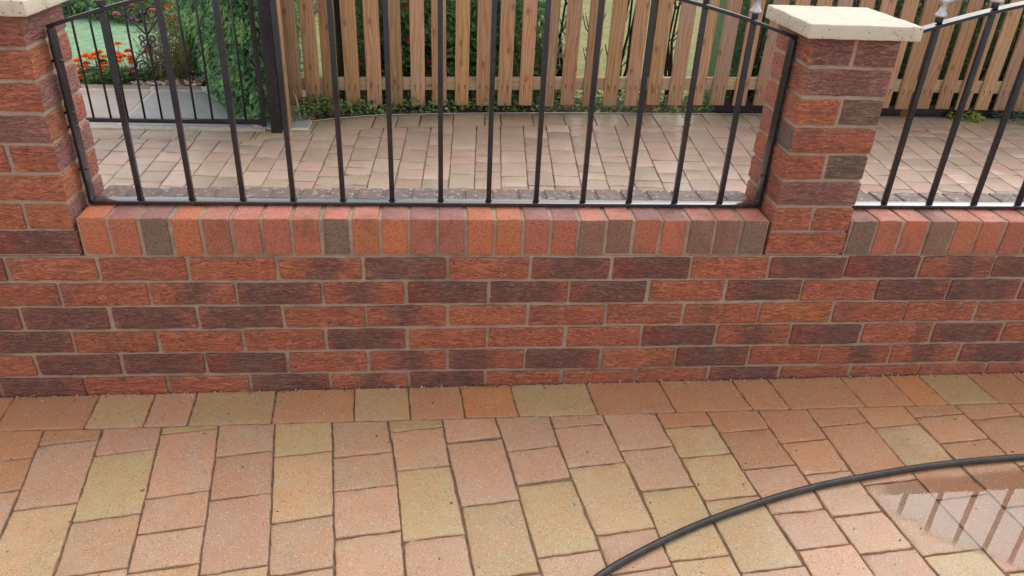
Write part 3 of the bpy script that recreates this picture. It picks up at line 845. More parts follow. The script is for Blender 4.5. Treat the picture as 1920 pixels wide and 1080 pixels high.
# ------------------------------------------------------------------ railing panels
RY = .096      # centre line of the flat bars
def railing(xl, xr, xc, peak, bars, label):
    t = thing('railing_panel', label, 'railing', ((xl + xr) / 2, RY, .111), 'black railing panels on top of the wall')
    half = (xr - xl) / 2
    az = lambda x: peak - .15 * ((x - xc) / half) ** 2
    I = M['iron']
    m = MB(); bevbox(m, (xl, RY - .016, .1115), (xr, RY + .016, .1200), .0012)
    for i in range(int((xr - xl) / .18)):       # packers under the rail
        xx = xl + .09 + .18 * i
        box(m, (xx - .012, RY - .012, .1060), (xx + .012, RY + .012, .1113))
    m.build('bottom_rail', M['wetiron'], t)
    for xx, s in ((xl, 1), (xr, -1)):
        m = MB(); a, b_ = (xx, xx + .008) if s > 0 else (xx - .008, xx)
        bevbox(m, (a, RY - .016, .1202), (b_, RY + .016, az(xx) - .009), .0012)
        for zz in (.20, .31, .345, .47):     # fixing bolts into the pier and their heads
            tube(m, [(a - .014 if s > 0 else b_ + .014, RY + .003, zz), (b_ + .004 if s > 0 else a - .004, RY + .003, zz)], .0035, 8)
        m.build('post', I, t)
    m = MB(); N_ = 36
    for i in range(N_ + 1):
        x = xl + (xr - xl) * i / N_; z = az(x)
        sl = -.3 * (x - xc) / half ** 2; q = math.sqrt(1 + sl * sl); nx, nz = -sl / q, 1 / q
        for (yy, hh) in ((-.015, -.0085), (.015, -.0085), (.0162, -.0075), (.0162, -.001), (.015, 0), (-.015, 0), (-.0162, -.001), (-.0162, -.0075)):
            m.v.append((x + nx * hh, RY + yy, z + nz * hh))
    for i in range(N_):
        for k in range(8):
            k2 = (k + 1) % 8
            m.face([i * 8 + k, i * 8 + k2, (i + 1) * 8 + k2, (i + 1) * 8 + k][::-1])
    m.face(list(range(8))); m.face(list(range(N_ * 8, N_ * 8 + 8))[::-1])
    m.build('top_rail', I, t)
    for x in bars:
        m = MB(); h = .0064
        lean = rnd.uniform(-.0015, .0015)
        bevbox(m, (x - h, RY - h, .1205), (x + h, RY + h, az(x) - .0088), .0008)
        for s in range(6):      # weld bead
            a = s * pi / 3; tube(m, [(x + .0085 * cos(a), RY + .0085 * sin(a), .1198), (x + .0078 * cos(a + .5), RY + .0078 * sin(a + .5), .1225)], .0016, 5)
        m.build('bar', I, t)
        f = MB(); z0 = az(x) + .0005
        bevbox(f, (x - h, RY - h, z0), (x + h, RY + h, z0 + .016), .0008, mi=1)
        z1 = z0 + .016
        lathe(f, [(.0135, 0), (.0150, .002), (.0142, .006), (.0095, .012), (.0078, .022), (.0085, .030), (.0120, .036), (.0120, .040), (.0075, .044), (.009, .055), (.0095, .068), (.006, .085), (.001, .100)], (x, RY, z1), 14)
        for s in (-1, 1):
            tube(f, [(x + s * .005, RY, z1 + .030), (x + s * .016, RY, z1 + .040), (x + s * .027, RY, z1 + .052), (x + s * .036, RY, z1 + .053), (x + s * .038, RY, z1 + .044), (x + s * .032, RY, z1 + .040)], [.005, .0055, .006, .0055, .0045, .003], 8)
        f.build('finial', [M['silver'], I], t)
    return t
railing(-1.146, .650, -.215, .716, [-1.021 + .1297 * i for i in range(13)], 'black iron railing panel with a bowed top rail between the two brick piers')
railing(.898, 2.62, 1.79, .735, [1.021 + .1372 * i for i in range(12)], 'black iron railing panel right of the capped pier, running out of the photo')
pier((2.626, 2.848), [('R', 'R'), ('RR', 'R'), ('D', 'B'), ('RG', 'R'), ('R', 'G'), ('OG', 'R'), ('V', 'R'), ('VV', 'R')],
     'brick pier at the far right end of the wall, outside the photo', '', False) if False else None

# ------------------------------------------------------------------ garden gate
GY = 2.576
g = thing('garden_gate', 'narrow black wrought iron gate with a scroll ornament, before the flagstone path', 'gate', (-1.75, GY, -.46))
m = MB(); bevbox(m, (-2.33, GY - .012, -.457), (-1.252, GY + .012, -.433), .001); m.build('bottom_rail', M['iron'], g)
for xx in (-2.345, -1.240):
    m = MB(); bevbox(m, (xx - .0125, GY - .0125, -.468), (xx + .0125, GY + .0125, .52), .001); m.build('stile', M['iron'], g)
m = MB(); bevbox(m, (-2.33, GY - .012, .47), (-1.252, GY + .012, .494), .001); m.build('top_rail', M['iron'], g)
for i in range(11):
    xx = -1.340 - .0925 * i
    m = MB(); tube(m, [(xx, GY, -.4335), (xx, GY, .4695)], .0062, 10); m.build('bar', M['iron'], g)
gx = -1.340 - .0925 * 5
def spiral(cx, cz, r, turns, s, a0, n=26):
    return [(cx + s * (r * (1 - .62 * i / n)) * cos(a0 + 2 * pi * turns * i / n), GY - .004, cz + (r * (1 - .62 * i / n)) * sin(a0 + 2 * pi * turns * i / n)) for i in range(n + 1)]
m = MB()
for s in (-1, 1):
    tube(m, [(gx + s * .009, GY - .006, .035), (gx + s * .03, GY - .006, .062), (gx + s * .062, GY - .006, .095), (gx + s * .083, GY - .006, .125), (gx + s * .084, GY - .006, .152)] +
         spiral(gx + s * .048, .140, .036, 1.35, s, .3), .0044, 7)
    tube(m, spiral(gx + s * .026, .012, .019, 1.1, s, pi + .3), .0038, 7)
    tube(m, spiral(gx + s * .026, -.020, .019, 1.1, s, pi - .3), .0038, 7)
    tube(m, [(gx + s * .009, GY - .006, -.040), (gx + s * .03, GY - .006, -.062), (gx + s * .062, GY - .006, -.085), (gx + s * .080, GY - .006, -.112), (gx + s * .082, GY - .006, -.140)] +
         spiral(gx + s * .046, -.142, .036, 1.35, s, -.1), .0044, 7)
for zz in (.138, .036, .002, -.038, -.142):
    bevbox(m, (gx - .011, GY - .011, zz - .006), (gx + .011, GY + .009, zz + .006), .001)
m.build('scroll_ornament', M['iron'], g)

m = MB(); bevbox(m, (-1.200, GY - .03, -.52), (-1.140, GY + .03, .62), .002)
for zz in (-.35, .35): box(m, (-1.228, GY - .01, zz - .02), (-1.2, GY + .01, zz + .02))
o = m.build('gate_post', M['iron'], origin=(-1.17, GY, -.5))
tag(o, 'thick square black steel post at the hinge side of the scrolled gate', 'post')

# ------------------------------------------------------------------ wooden fence
FY = 3.064
f = thing('wooden_fence', 'brown timber fence of upright pickets with narrow gaps behind the paving', 'fence', (1.3, FY, -.5))
PX = [(-1.193, -1.094), (-1.07, -.979), (-.961, -.867), (-.824, -.733), (-.689, -.597), (-.558, -.466), (-.415, -.327), (-.281, -.190), (-.137, -.050), (-.001, .085), (.137, .226), (.276, .362), (.418, .503), (.549, .640), (.690, .780), (.828, .920), (.970, 1.056), (1.115, 1.206), (1.262, 1.357), (1.412, 1.496), (1.545, 1.642), (1.704, 1.792), (1.845, 1.942)]
x = 1.985
while x < 4.7: PX.append((x, x + .094)); x += .1435
bot = lambda x: -.484 + .054 * min(1, max(0, (x + 1.19) / 2.7))
rw = random.Random(3)
for i, (a, b_) in enumerate(PX):
    m = MB(); seed += 1
    w = b_ - a; L_ = 1.12; z0 = bot(a) + rw.uniform(-.004, .004); ln = rw.uniform(-.006, .006); dy = rw.uniform(-.003, .003)
    def fm(p):
        k = max(0, (p.z - (L_ - .05)) / .05)
        return (a + p.x + (w / 2 - p.x) * k * .7 + ln * p.z, FY - .018 + dy + p.y, z0 + p.z)
    k = rw.uniform(.72, 1.12); gr = rw.choice([0, 0, .1, .25]); tint = (k * (1 - gr * .25), k * rw.uniform(.95, 1.03), k * (rw.uniform(.90, 1.04) + gr * .8))
    rblock(m, (w, .018, L_), fm, tint, n=(2, 1, 8), r=.0022, jit=.0007, seed=seed * 5 + i * 3, ns=12)
    for nx in (.28, .72):            # nail heads with the dark streak each has bled
        for nz in (.13, .105 + .02 * rw.random()):
            zz = z0 + nz; xx = a + w * nx + rw.uniform(-.004, .004)
            if nz == .13: tube(m, [(xx, FY - .0200 + dy, zz), (xx, FY - .0170 + dy, zz)], .0030, 8, (.12, .10, .10))
            else:
                b0 = len(m.v); yy = FY - .0192 + dy; ww = rw.uniform(.002, .0035); hh = rw.uniform(.02, .05)
                m.v += [(xx - ww, yy, z0 + .128), (xx + ww, yy, z0 + .128), (xx + ww * .3, yy, z0 + .128 - hh), (xx - ww * .3, yy, z0 + .128 - hh)]
                m.face([b0, b0 + 3, b0 + 2, b0 + 1], (.30, .22, .18), uv=[(xx, zz)] * 4)
    m.build('picket', M['wood'], f)
for z0 in (-.385, .30):
    m = MB(); seed += 1
    rblock(m, (6.0, .035, .078), lambda p: (-1.20 + p.x, FY + .003 + p.y, z0 - .006 + (p.x) * .021 * (1 if p.x < 3.4 else 3.4 / p.x) + p.z), (1, 1, 1), n=(30, 1, 1), r=.002, jit=.0006, seed=seed, swap=True)
    m.build('fence_rail', M['rail'], f)
for xx in (-.70, 1.100, 2.93, 4.6):
    m = MB(); seed += 1
    rblock(m, (.072, .07, 1.2), lambda p: (xx + p.x, FY + .0395 + p.y, -.56 + p.z), (1, 1, 1) if xx < 0 else (.8, .65, .55), n=(1, 1, 6), r=.003, jit=.001, seed=seed)
    m.build('fence_post', M['post'], f)
m = MB()
bevbox(m, (-1.139, 2.60, -.53), (-1.112, 2.675, .62), .002)
bevbox(m, (-1.1115, 2.604, -.50), (-1.104, 2.68, .62), .001, mi=1)
o = m.build('timber_upright', [M['darkwood'], M['wood']], origin=(-1.12, 2.63, -.5))
tag(o, 'dark stained timber upright fixed beside the thick black gate post', 'post')
m = MB()
bevbox(m, (1.62, FY + .046, -.50), (4.7, FY + .066, -.395), .002)
m.build('dark_strip', M['iron'], f)  # black strip low behind the right-hand pickets

# ------------------------------------------------------------------ plants
def leafcloud(mb, n, fn, L, W, cols, r, up=None, droop=.3):
    for _ in range(n):
        p, d = fn(r)
        l_ = L * r.uniform(.65, 1.25)
        nn = Vector((r.uniform(-1, 1), r.uniform(-1, 1), r.uniform(.2, 1.4))) if up is None else up + Vector((r.uniform(-.6, .6), r.uniform(-.6, .6), r.uniform(-.6, .6)))
        leaf(mb, p, d, nn, l_, W * l_ / L * r.uniform(.8, 1.2), vary(r.choice(cols), .22, r))
G_ivy = [(.12, .28, .13), (.16, .37, .17), (.08, .20, .11), (.24, .46, .23), (.15, .33, .22)]
G_mid = [(.17, .36, .18), (.26, .48, .24), (.10, .24, .13), (.38, .55, .32)]
G_dark = [(.10, .20, .12), (.15, .28, .16), (.07, .14, .09), (.24, .38, .20)]

# clipped ivy hedge beside the path
def ivy():
    r = random.Random(8)
    base = (-1.6, 3.3, -.5)
    t = thing('ivy_hedge', 'tall dense leafy green hedge between the scrolled gate and the timber fence', 'hedge', base)
    mb = MB()
    A = Vector((-1.455, 2.84, 0)); B_ = Vector((-2.14, 4.25, 0)); C_ = Vector((-1.235, 2.72, 0)); D_ = Vector((-1.22, 3.02, 0))
    E_ = Vector((-1.25, 4.3, 0))
    H = 1.15
    def face(P, Q, cnt, out):
        for _ in range(cnt):
            u = r.random(); z = -.5 + H * r.random()
            p = P.lerp(Q, u); p.z = z
            bulge = noise.noise(p * 5) * .05 + noise.noise(p * 14) * .025
            p = p + out * (bulge + r.uniform(-.03, .02))
            d = out * .5 + Vector((r.uniform(-.7, .7), r.uniform(-.7, .7), r.uniform(-1.1, .1)))
            cc = r.choice(G_ivy)
            if noise.noise(p * 6 + Vector((9, 2, 1))) > .12: cc = (.26, .50, .22)
            leaf(mb, p, d, out + Vector((r.uniform(-.5, .5), r.uniform(-.5, .5), r.uniform(0, .8))), .034 * r.uniform(.6, 1.3), .026 * r.uniform(.7, 1.2), vary(cc, .25, r))
    n1 = Vector((-.9, -.437, 0)).normalized(); n2 = Vector((-.48, -.88, 0)).normalized(); n3 = Vector((.6, -.8, 0)).normalized()
    face(A, B_, 7500, n1); face(A, C_, 2200, n2); face(C_, D_, 900, n3); face(D_, E_, 1500, Vector((1, 0, 0)))
    mb.build('foliage', M['leaf'], t)
    co = MB(); ins = [(-1.42, 2.90), (-1.27, 2.80), (-1.25, 3.05), (-1.29, 4.3), (-2.05, 4.3)]
    b = 0; co.v = [(x, y, -.52) for x, y in ins] + [(x, y, .6) for x, y in ins]
    for i in range(5): co.face([i, (i + 1) % 5, 5 + (i + 1) % 5, 5 + i])
    co.face([5, 6, 7, 8, 9])
    co.build('inner_core', M['bark'], t)  # solid dark filler that closes the view through the leaves
ivy()

M['shade'] = mat_simple('inner_shade', (.09, .18, .09), (.18, .30, .15), 40, .9, .01, 60)  # green tone standing for the shade inside bush and hedge
# fuchsia bush behind the fence
def bush():
    r = random.Random(14)
    t = thing('fuchsia_bush', 'glossy dark green bush with small red hanging flowers behind the fence', 'bush', (.05, 3.5, -.5))
    mb = MB()
    def fn(r):
        while True:
            x = r.uniform(-.78, .70); y = r.uniform(3.16, 3.6); z = r.uniform(-.47, .55)
            if x > .50 and y < 3.6 and r.random() < .93: continue
            lump = noise.noise(Vector((x * 4, y * 4, z * 4)))
            if y - 3.25 < lump * .28: continue
            if x > .30 and r.random() < .25: continue
            break
        return Vector((x, y, z)), Vector((r.uniform(-1, 1), r.uniform(-1, .3), r.uniform(-.9, .5)))
    leafcloud(mb, 9000, fn, .045, .024, G_mid + G_dark[3:] + [(.22, .34, .17)], r)
    for i in range(70):      # long strap leaves on the right
        x = r.uniform(.28, .50); p0 = Vector((x, r.uniform(3.2, 3.4), -.42)); hh = r.uniform(.25, .75); dx = r.uniform(-.2, .22)
        pts = [p0 + Vector((dx * u * u, -.08 * u, hh * (u - .35 * u ** 3))) for u in (0, .33, .66, 1)]
        c = vary(r.choice([(.10, .20, .07), (.16, .26, .12), (.22, .26, .14)]), .2, r)
        for a, b2, wa, wb in zip(pts, pts[1:], (.008, .009, .006), (.009, .006, .001)):
            k = len(mb.v); mb.v += [(a.x - wa, a.y, a.z), (a.x + wa, a.y, a.z), (b2.x + wb, b2.y, b2.z), (b2.x - wb, b2.y, b2.z)]
            mb.face([k, k + 1, k + 2, k + 3], c)
    mb.build('foliage', M['leaf'], t)
    st = MB()
    for i in range(26):
        x = r.uniform(-.6, .6); p = Vector((x * .4, 3.55, -.5)); q = Vector((x, r.uniform(3.3, 3.8), r.uniform(0, .5)))
        tube(st, [p, p.lerp(q, .5) + Vector((r.uniform(-.05, .05), 0, 0)), q], [.008, .006, .003], 5)
    st.build('stem', M['bark'], t)
    co = MB(); bevbox(co, (-1.0, 3.66, -.53), (.46, 3.9, .24), .03); co.build('shaded_core', M['shade'], t)  # added backing block, painted as the shade between the leaves
    for fx_, fy_, fz_ in FU:
        fl_ = MB()
        for s in range(3):
            c = (.62, .02, .07); o_ = Vector((fx_ + r.uniform(-.012, .012), 3.16 + r.uniform(-.02, .02), fz_ + r.uniform(-.015, .015)))
            for a in range(5):
                ang = a * 2 * pi / 5
                leaf(fl_, o_, Vector((cos(ang) * .6, sin(ang) * .6, -.7)), Vector((0, 0, 1)), .024, .014, vary(c, .15, r))
        fl_.build('flower', M['petal'], t)
bush()

# bare stemmed shrubs, grass beyond
def stems(x, y, n, H, sp, label, seedn, leaves=60):
    r = random.Random(seedn)
    t = thing('bare_shrub', label, 'shrub', (x, y, -.53), 'bare stemmed shrubs behind the fence')
    st = MB(); lf = MB()
    for i in range(n):
        dx = r.uniform(-sp, sp); p = Vector((x + dx * .25, y + r.uniform(-.03, .03), -.53))
        pts = [p + Vector((dx * u + .02 * sin(u * 7 + i), r.uniform(-.01, .01), H * u)) for u in (0, .25, .5, .75, 1)]
        tube(st, pts, [.013, .011, .009, .007, .003], 6)
        for k in range(3):
            u = r.choice([1, 2, 3]); s_ = r.choice([-1, 1])
            q = pts[u]; tube(st, [q, q + Vector((s_ * .05, 0, .06)), q + Vector((s_ * .08, 0, .16))], [.005, .004, .002], 5)
        for k in range(leaves // n):
            u = r.uniform(.1, 1); q = p + Vector((dx * u, 0, H * u))
            leaf(lf, q, Vector((r.uniform(-1, 1), r.uniform(-1, 1), r.uniform(-.5, .5))), Vector((0, 0, 1)), .03, .015, vary(r.choice(G_mid), .2, r))
    st.build('stem', M['darkbark'], t); lf.build('foliage', M['leaf'], t)
M['darkbark'] = mat_simple('dark_bark', (.012, .013, .011), (.035, .033, .028), 30, .7, .002, 60)
stems(.60, 3.40, 5, .85, .10, 'thin dark branching stems beside the small white pot behind the pickets', 1)
stems(.98, 3.42, 8, .95, .13, 'thick clump of dark upright stems near the brown fence post', 2)
stems(.80, 3.36, 3, .9, .05, 'few slim dark stems between two denser clumps behind the fence', 5, 20)
stems(1.36, 3.40, 3, .85, .10, 'sparse dark stems right of the brown fence post, before yellow grass', 3, 20)

# dense dark hedge behind the right part of the fence
def dhedge():
    r = random.Random(31)
    t = thing('dark_hedge', 'dense dark hedge with pale leaf flecks behind the right part of the fence', 'hedge', (3.2, 3.6, -.52))
    mb = MB()
    def fn(r):
        x = r.uniform(1.66, 5.0); z = r.uniform(-.5, .62)
        y = 3.30 + noise.noise(Vector((x * 4, 0, z * 4))) * .08 + r.uniform(-.05, .10)
        return Vector((x, y, z)), Vector((r.uniform(-1, 1), r.uniform(-1, .2), r.uniform(-.8, .8)))
    leafcloud(mb, 6500, fn, .038, .02, G_dark * 3 + [(.20, .26, .12), (.30, .34, .20), (.10, .2, .06)], r)
    mb.build('foliage', M['leaf'], t)
    c = MB(); bevbox(c, (1.72, 3.42, -.54), (5.05, 3.8, .25), .02); c.build('inner_core', M['shade'], t)  # added filler block, coloured as the hedge's inner shade
    s = MB()
    for i in range(60):
        x = r.uniform(1.66, 5.0); tube(s, [(x, 3.32, -.52), (x + r.uniform(-.1, .1), 3.27, 0), (x + r.uniform(-.2, .2), 3.3, .6)], [.008, .006, .003], 5)
    s.build('stem', M['darkbark'], t)
dhedge()

# trunk behind the fence
m = MB(); r = random.Random(4)
tube(m, [(-.85 + .01 * sin(i), 3.24 + .005 * cos(i * 2), -.53 + .16 * i) for i in range(9)], [.036, .031, .029, .028, .028, .027, .026, .025, .022], 12)
t = thing('young_tree', 'slim dark trunk with a small leafy top behind the left of the fence', 'tree', (-.85, 3.24, -.53))
m.build('trunk', M['bark'], t)
m = MB()
def fnc(r):
    v = Vector((r.gauss(0, .22), r.gauss(0, .2), r.gauss(0, .18)))
    return Vector((-.85, 3.3, .95)) + v, v + Vector((0, 0, -.1))
leafcloud(m, 900, fnc, .055, .03, G_mid, random.Random(6))
m.build('crown', M['leaf'], t)

# ground cover along the fence foot
def cover():
    r = random.Random(17); mb = MB()
    def fn(r):
        x = -1.1 + 5.6 * r.random() ** 1.15
        y = pl(rr_, x) + .03 + r.random() * .33
        hgt = .055 + .03 * noise.noise(Vector((x * 6, y * 6, 0)))
        return Vector((x, y, -.51 + max(.005, r.random() * hgt * 1.5))), Vector((r.uniform(-1, 1), r.uniform(-1, .6), r.uniform(-.1, .8)))
    leafcloud(mb, 6000, fn, .028, .019, [(.17, .32, .13), (.24, .42, .17), (.34, .50, .18), (.10, .20, .09), (.30, .27, .16), (.15, .28, .14)], r)
    tag(mb.build('ground_cover', M['leaf']), kind='stuff')
cover()

def clump(name, label, cat, x, y, z, n, R_, H, L, W, cols, seedn, group=None):
    r = random.Random(seedn)
    mb = MB()
    def fn(r):
        a = r.uniform(0, 2 * pi); d = R_ * math.sqrt(r.random()); h = H * r.random() * (1 - .5 * (d / R_) ** 2)
        return Vector((x + d * cos(a), y + d * sin(a), z + h)), Vector((cos(a), sin(a), r.uniform(-.2, .8)))
    leafcloud(mb, n, fn, L, W, cols, r)
    return tag(mb.build(name, M['leaf'], origin=(x, y, z)), label, cat, group)
clump('weed', 'straggly pale green weed at the foot of the leftmost pickets', 'weed', -.99, 2.95, -.51, 170, .085, .13, .045, .014, [(.17, .24, .10), (.25, .30, .15), (.10, .17, .06)], 1)
clump('sedum_plant', 'bright lime green low plant at the fence foot on the right', 'plant', 3.40, 3.12, -.51, 320, .12, .07, .03, .02, [(.34, .46, .10), (.42, .52, .16), (.22, .36, .08)], 2)
clump('spurge_plant', 'blue green feathery plant at the right edge of the photo by the fence', 'plant', 3.76, 3.10, -.51, 420, .16, .16, .04, .008, [(.12, .26, .20), (.18, .34, .26), (.08, .18, .13)], 3)
m = MB(); tube(m, [(-1.075, 2.80, -.49), (-1.09, 2.86, -.45), (-1.11, 2.93, -.41), (-1.13, 2.96, -.37)], [.004, .006, .006, .004], 7)
tag(m.build('stick', mat_simple('pale_stick', (.42, .32, .22), (.55, .45, .32), 40, .8, .001), origin=(-1.08, 2.82, -.49)), 'short pale brown stick leaning by the left end of the fence', 'stick')
lf_ = MB()
leaf(lf_, Vector((-1.02, 2.80, -.492)), Vector((1, .2, .1)), Vector((0, 0, 1)), .05, .03, (.45, .12, .06)); leaf(lf_, Vector((-1.05, 2.79, -.49)), Vector((.5, .8, .1)), Vector((0, 0, 1)), .04, .03, (.42, .16, .09))
tag(lf_.build('dead_leaf', M['leaf'], origin=(-1.03, 2.79, -.495)), 'reddish dead leaf on the paving edge under the pale stick', 'leaf')

# small white pot behind the fence
m = MB(); lathe(m, [(.030, 0), (.033, .01), (.038, .12), (.043, .125), (.043, .14), (.038, .142), (.036, .13)], (.585, 3.55, -.285), 20)
lathe(m, [(.05, 0), (.05, .02), (.012, .03), (.012, .24)], (.585, 3.55, -.53), 12, mi=1)
tag(m.build('plant_pot', [M['white'], M['darkbark']], origin=(.585, 3.55, -.53)), 'small white pot on a dark stand glimpsed between two pickets', 'pot')

# ------------------------------------------------------------------ flower bed behind the gate
FCOL = {'o': (.95, .33, .06), 'r': (.80, .09, .05), 'y': (.80, .62, .03), 'd': (.25, .02, .02), 'p': (.72, .22, .36), 'w': (.75, .73, .72), 'm': (.35, .12, .30)}
NAMES = {'o': 'orange', 'r': 'red', 'y': 'yellow', 'd': 'dark red', 'p': 'pink', 'w': 'white', 'm': 'mauve'}
def bloom(mb, p, c, R_, r):
    for ring, (k, el) in enumerate(((9, .15), (8, .5), (6, .9), (4, 1.25))):
        for a in range(k):
            an = 2 * pi * a / k + ring * .4 + r.uniform(-.2, .2)
            d = Vector((cos(an) * cos(el), sin(an) * cos(el), sin(el)))
            leaf(mb, p + d * R_ * .15, d, Vector((0, 0, 1)) + d * .2, R_ * (1.0 - .12 * ring), R_ * .75, vary(c, .15, r), fold=.1)
def flowerplant(cx, cy, zb, R_, H, blooms, label, seedn, name, cat, group=None, n=420, size=.029, lc=None):
    r = random.Random(seedn)
    t = thing(name, label, cat, (cx, cy, zb), group)
    mb = MB()
    def fn(r):
        a = r.uniform(0, 2 * pi); d = R_ * math.sqrt(r.random()); h = H * r.random() * (1 - .45 * (d / R_) ** 2)
        return Vector((cx + d * cos(a), cy + d * sin(a) * .8, zb + h)), Vector((cos(a), sin(a), r.uniform(-.2, .9)))
    leafcloud(mb, n, fn, .032, .012, lc or [(.11, .25, .09), (.17, .33, .13), (.07, .16, .06), (.24, .36, .17)], r)
    for x, y, z, c in blooms:
        tube(mb, [(cx + (x - cx) * .5, cy + (y - cy) * .5, zb), (x, y, z)], .002, 4, (.07, .16, .05))
    mb.build('foliage', M['leaf'], t)
    for x, y, z, c in blooms:
        fb = MB(); bloom(fb, Vector((x, y, z)), FCOL[c], size * (.7 if c in 'ypmw' else 1) * r.uniform(.8, 1.15), r)
        fb.build('flower', M['petal'], t)
def nearest(pts, cs):
    out = [[] for _ in cs]
    for p in pts:
        k = min(range(len(cs)), key=lambda i: (cs[i][0] - p[0]) ** 2 + (cs[i][1] - p[1]) ** 2)
        out[k].append(p)
    return out
LOW = [[a, b, max(c, -.475), d] for a, b, c, d in LOW]
lc_ = [(-2.64, 3.66), (-2.56, 3.72), (-2.46, 3.70), (-2.36, 3.70), (-2.24, 3.68), (-2.53, 3.59), (-2.42, 3.60)]
ll = ['orange marigold plant nearest the left brick pier in the flower bed', 'tall orange marigold plant second in the bed behind the gate', 'orange marigold plant with mixed yellow bloom in the middle of the bed',
      'marigold plant with red and pink blooms right of the orange ones', 'low green plant with a single red bloom left of the dry twigs', 'low plant with small yellow blooms on the path edge', 'low leafy plant without blooms between marigolds on the path edge']
for k, (c, bl) in enumerate(zip(lc_, nearest(LOW, lc_))):
    rr5 = random.Random(200 + k)
    if k < 4: bl = bl + [(c[0] + rr5.uniform(-.08, .08), c[1] + rr5.uniform(-.06, .06), -.5 + rr5.uniform(.09, .15), rr5.choice('ooooyop')) for _ in range(5)]
    hmax = max([b[2] for b in bl] + [-.40]) + .5
    flowerplant(c[0], c[1], -.5, .085, max(.06, (min([b[2] for b in bl] + [-.40]) + .5) * 1.0), bl, ll[k], 40 + k, 'marigold_plant' if k < 5 else 'bedding_plant', 'flowering plant', 'bedding plants in the bed behind the gate')
uc = [(-3.40, 5.95), (-3.12, 5.80), (-2.90, 5.72), (-2.72, 5.72), (-2.55, 5.5)]
ul = ['orange flowered plant beyond the lawn, leftmost of the far bed', 'orange and pink flowered plant beyond the lawn', 'red and mauve flowered plant in the far bed', 'plant with orange and white blooms in the far bed behind the gate scroll', 'orange flowered plant at the right corner of the lawn']
for k, (c, bl) in enumerate(zip(uc, nearest(UP, uc))):
    flowerplant(c[0], c[1], -.5, .24, .15, bl, ul[k], 60 + k, 'flowering_plant', 'flowering plant', 'flowering plants beyond the lawn', 900, .055)
RT = [tuple(p) for p in RT]
flowerplant(-2.04, 4.33, -.5, .20, .40, RT, 'taller plant with yellow blooms left of the green hedge', 80, 'flowering_plant', 'flowering plant', None, 900, .036, [(.16, .22, .10), (.20, .24, .12), (.10, .17, .07)])
# far greenery mass beyond the lawn
r = random.Random(90); mb = MB()
leafcloud(mb, 7500, lambda r: (Vector((r.uniform(-5, -1.5), 5.75 + 1.4 * r.random() ** 1.5, r.uniform(-.5, -.28))), Vector((r.uniform(-1, 1), r.uniform(-1, 1), r.uniform(0, 1)))), .075, .035, G_mid + [(.15, .25, .12)], r)
tag(mb.build('far_bed_greenery', M['leaf']), kind='stuff')
# dry twiggy plant
def dry():
    r = random.Random(33)
    t = thing('dry_plant', 'dry straw coloured twiggy plant between the marigolds and the green hedge', 'plant', (-2.08, 3.78, -.5))
    mb = MB()
    for i in range(260):
        x = r.uniform(-2.28, -1.93); y = r.uniform(3.62, 4.1); h = r.uniform(.08, .34)
        c = vary(r.choice([(.40, .30, .16), (.30, .22, .12), (.22, .24, .10), (.45, .36, .20), (.15, .20, .08)]), .2, r)
        tube(mb, [(x, y, -.5), (x + r.uniform(-.04, .04), y + r.uniform(-.03, .03), -.5 + h * .6), (x + r.uniform(-.09, .09), y + r.uniform(-.05, .05), -.5 + h)], [.0022, .0018, .001], 4, c)
    mb.build('stem', M['leaf'], t)
    lf2 = MB()
    leafcloud(lf2, 1500, lambda r: (Vector((r.uniform(-2.30, -1.93), r.uniform(3.66, 4.3), -.5 + .36 * r.random())), Vector((r.uniform(-1, 1), r.uniform(-1, 1), r.uniform(-.4, 1)))), .028, .009, [(.30, .28, .14), (.17, .23, .09), (.36, .30, .17), (.09, .15, .06)], r)
    lf2.build('foliage', M['leaf'], t)
dry()
# pebbles and bark chips by the hedge foot
r = random.Random(71); mb = MB()
for i in range(420):
    x = r.uniform(-2.30, -1.86); y = 3.53 + .26 * r.random() ** 1.4; s = r.uniform(.006, .016)
    c = vary(r.choice([(.45, .33, .28), (.30, .18, .14), (.20, .12, .10), (.55, .47, .42), (.12, .08, .07)]), .2, r)
    an = r.uniform(0, 6)
    rblock(mb, (s * 2, s * 1.4, s), lambda p: (x + p.x * cos(an) - p.y * sin(an), y + p.x * sin(an) + p.y * cos(an), -.502 + p.z), c, n=(1, 1, 1), r=s * .45, jit=.001, seed=i)
def mat_vc():
    t = NT('pebble'); t.base(t.attr('Col').outputs['Color']); t.rough(.7); return t.m
tag(mb.build('pebbles', mat_vc()), kind='stuff')

# ------------------------------------------------------------------ hose and puddle
HP = [(-.42, -1.55), (-.26, -1.20), (-.10, -.92), (.0, -.80), (.092, -.72), (.201, -.657), (.346, -.589), (.496, -.534), (.652, -.487), (.810, -.453), (1.049, -.416), (1.32, -.396), (1.62, -.392), (1.95, -.41), (2.3, -.46), (2.7, -.55)]
def cr(P, n=8):
    out = []
    for i in range(len(P) - 1):
        p0, p1, p2, p3 = P[max(i - 1, 0)], P[i], P[i + 1], P[min(i + 2, len(P) - 1)]
        for k in range(n):
            u = k / n
            out.append(tuple(.5 * (2 * p1[j] + (p2[j] - p0[j]) * u + (2 * p0[j] - 5 * p1[j] + 4 * p2[j] - p3[j]) * u * u + (3 * p1[j] - p0[j] - 3 * p2[j] + p3[j]) * u ** 3) for j in (0, 1)))
    return out + [P[-1]]
m = MB(); tube(m, [(x, y + .005, zg(x) + .0086) for x, y in cr(HP)], .0084, 16)
tag(m.build('hose', M['rubber'], origin=(.6, -.5, zg(.6))), 'plain black rubber hose curving across the paving to the right edge', 'hose')

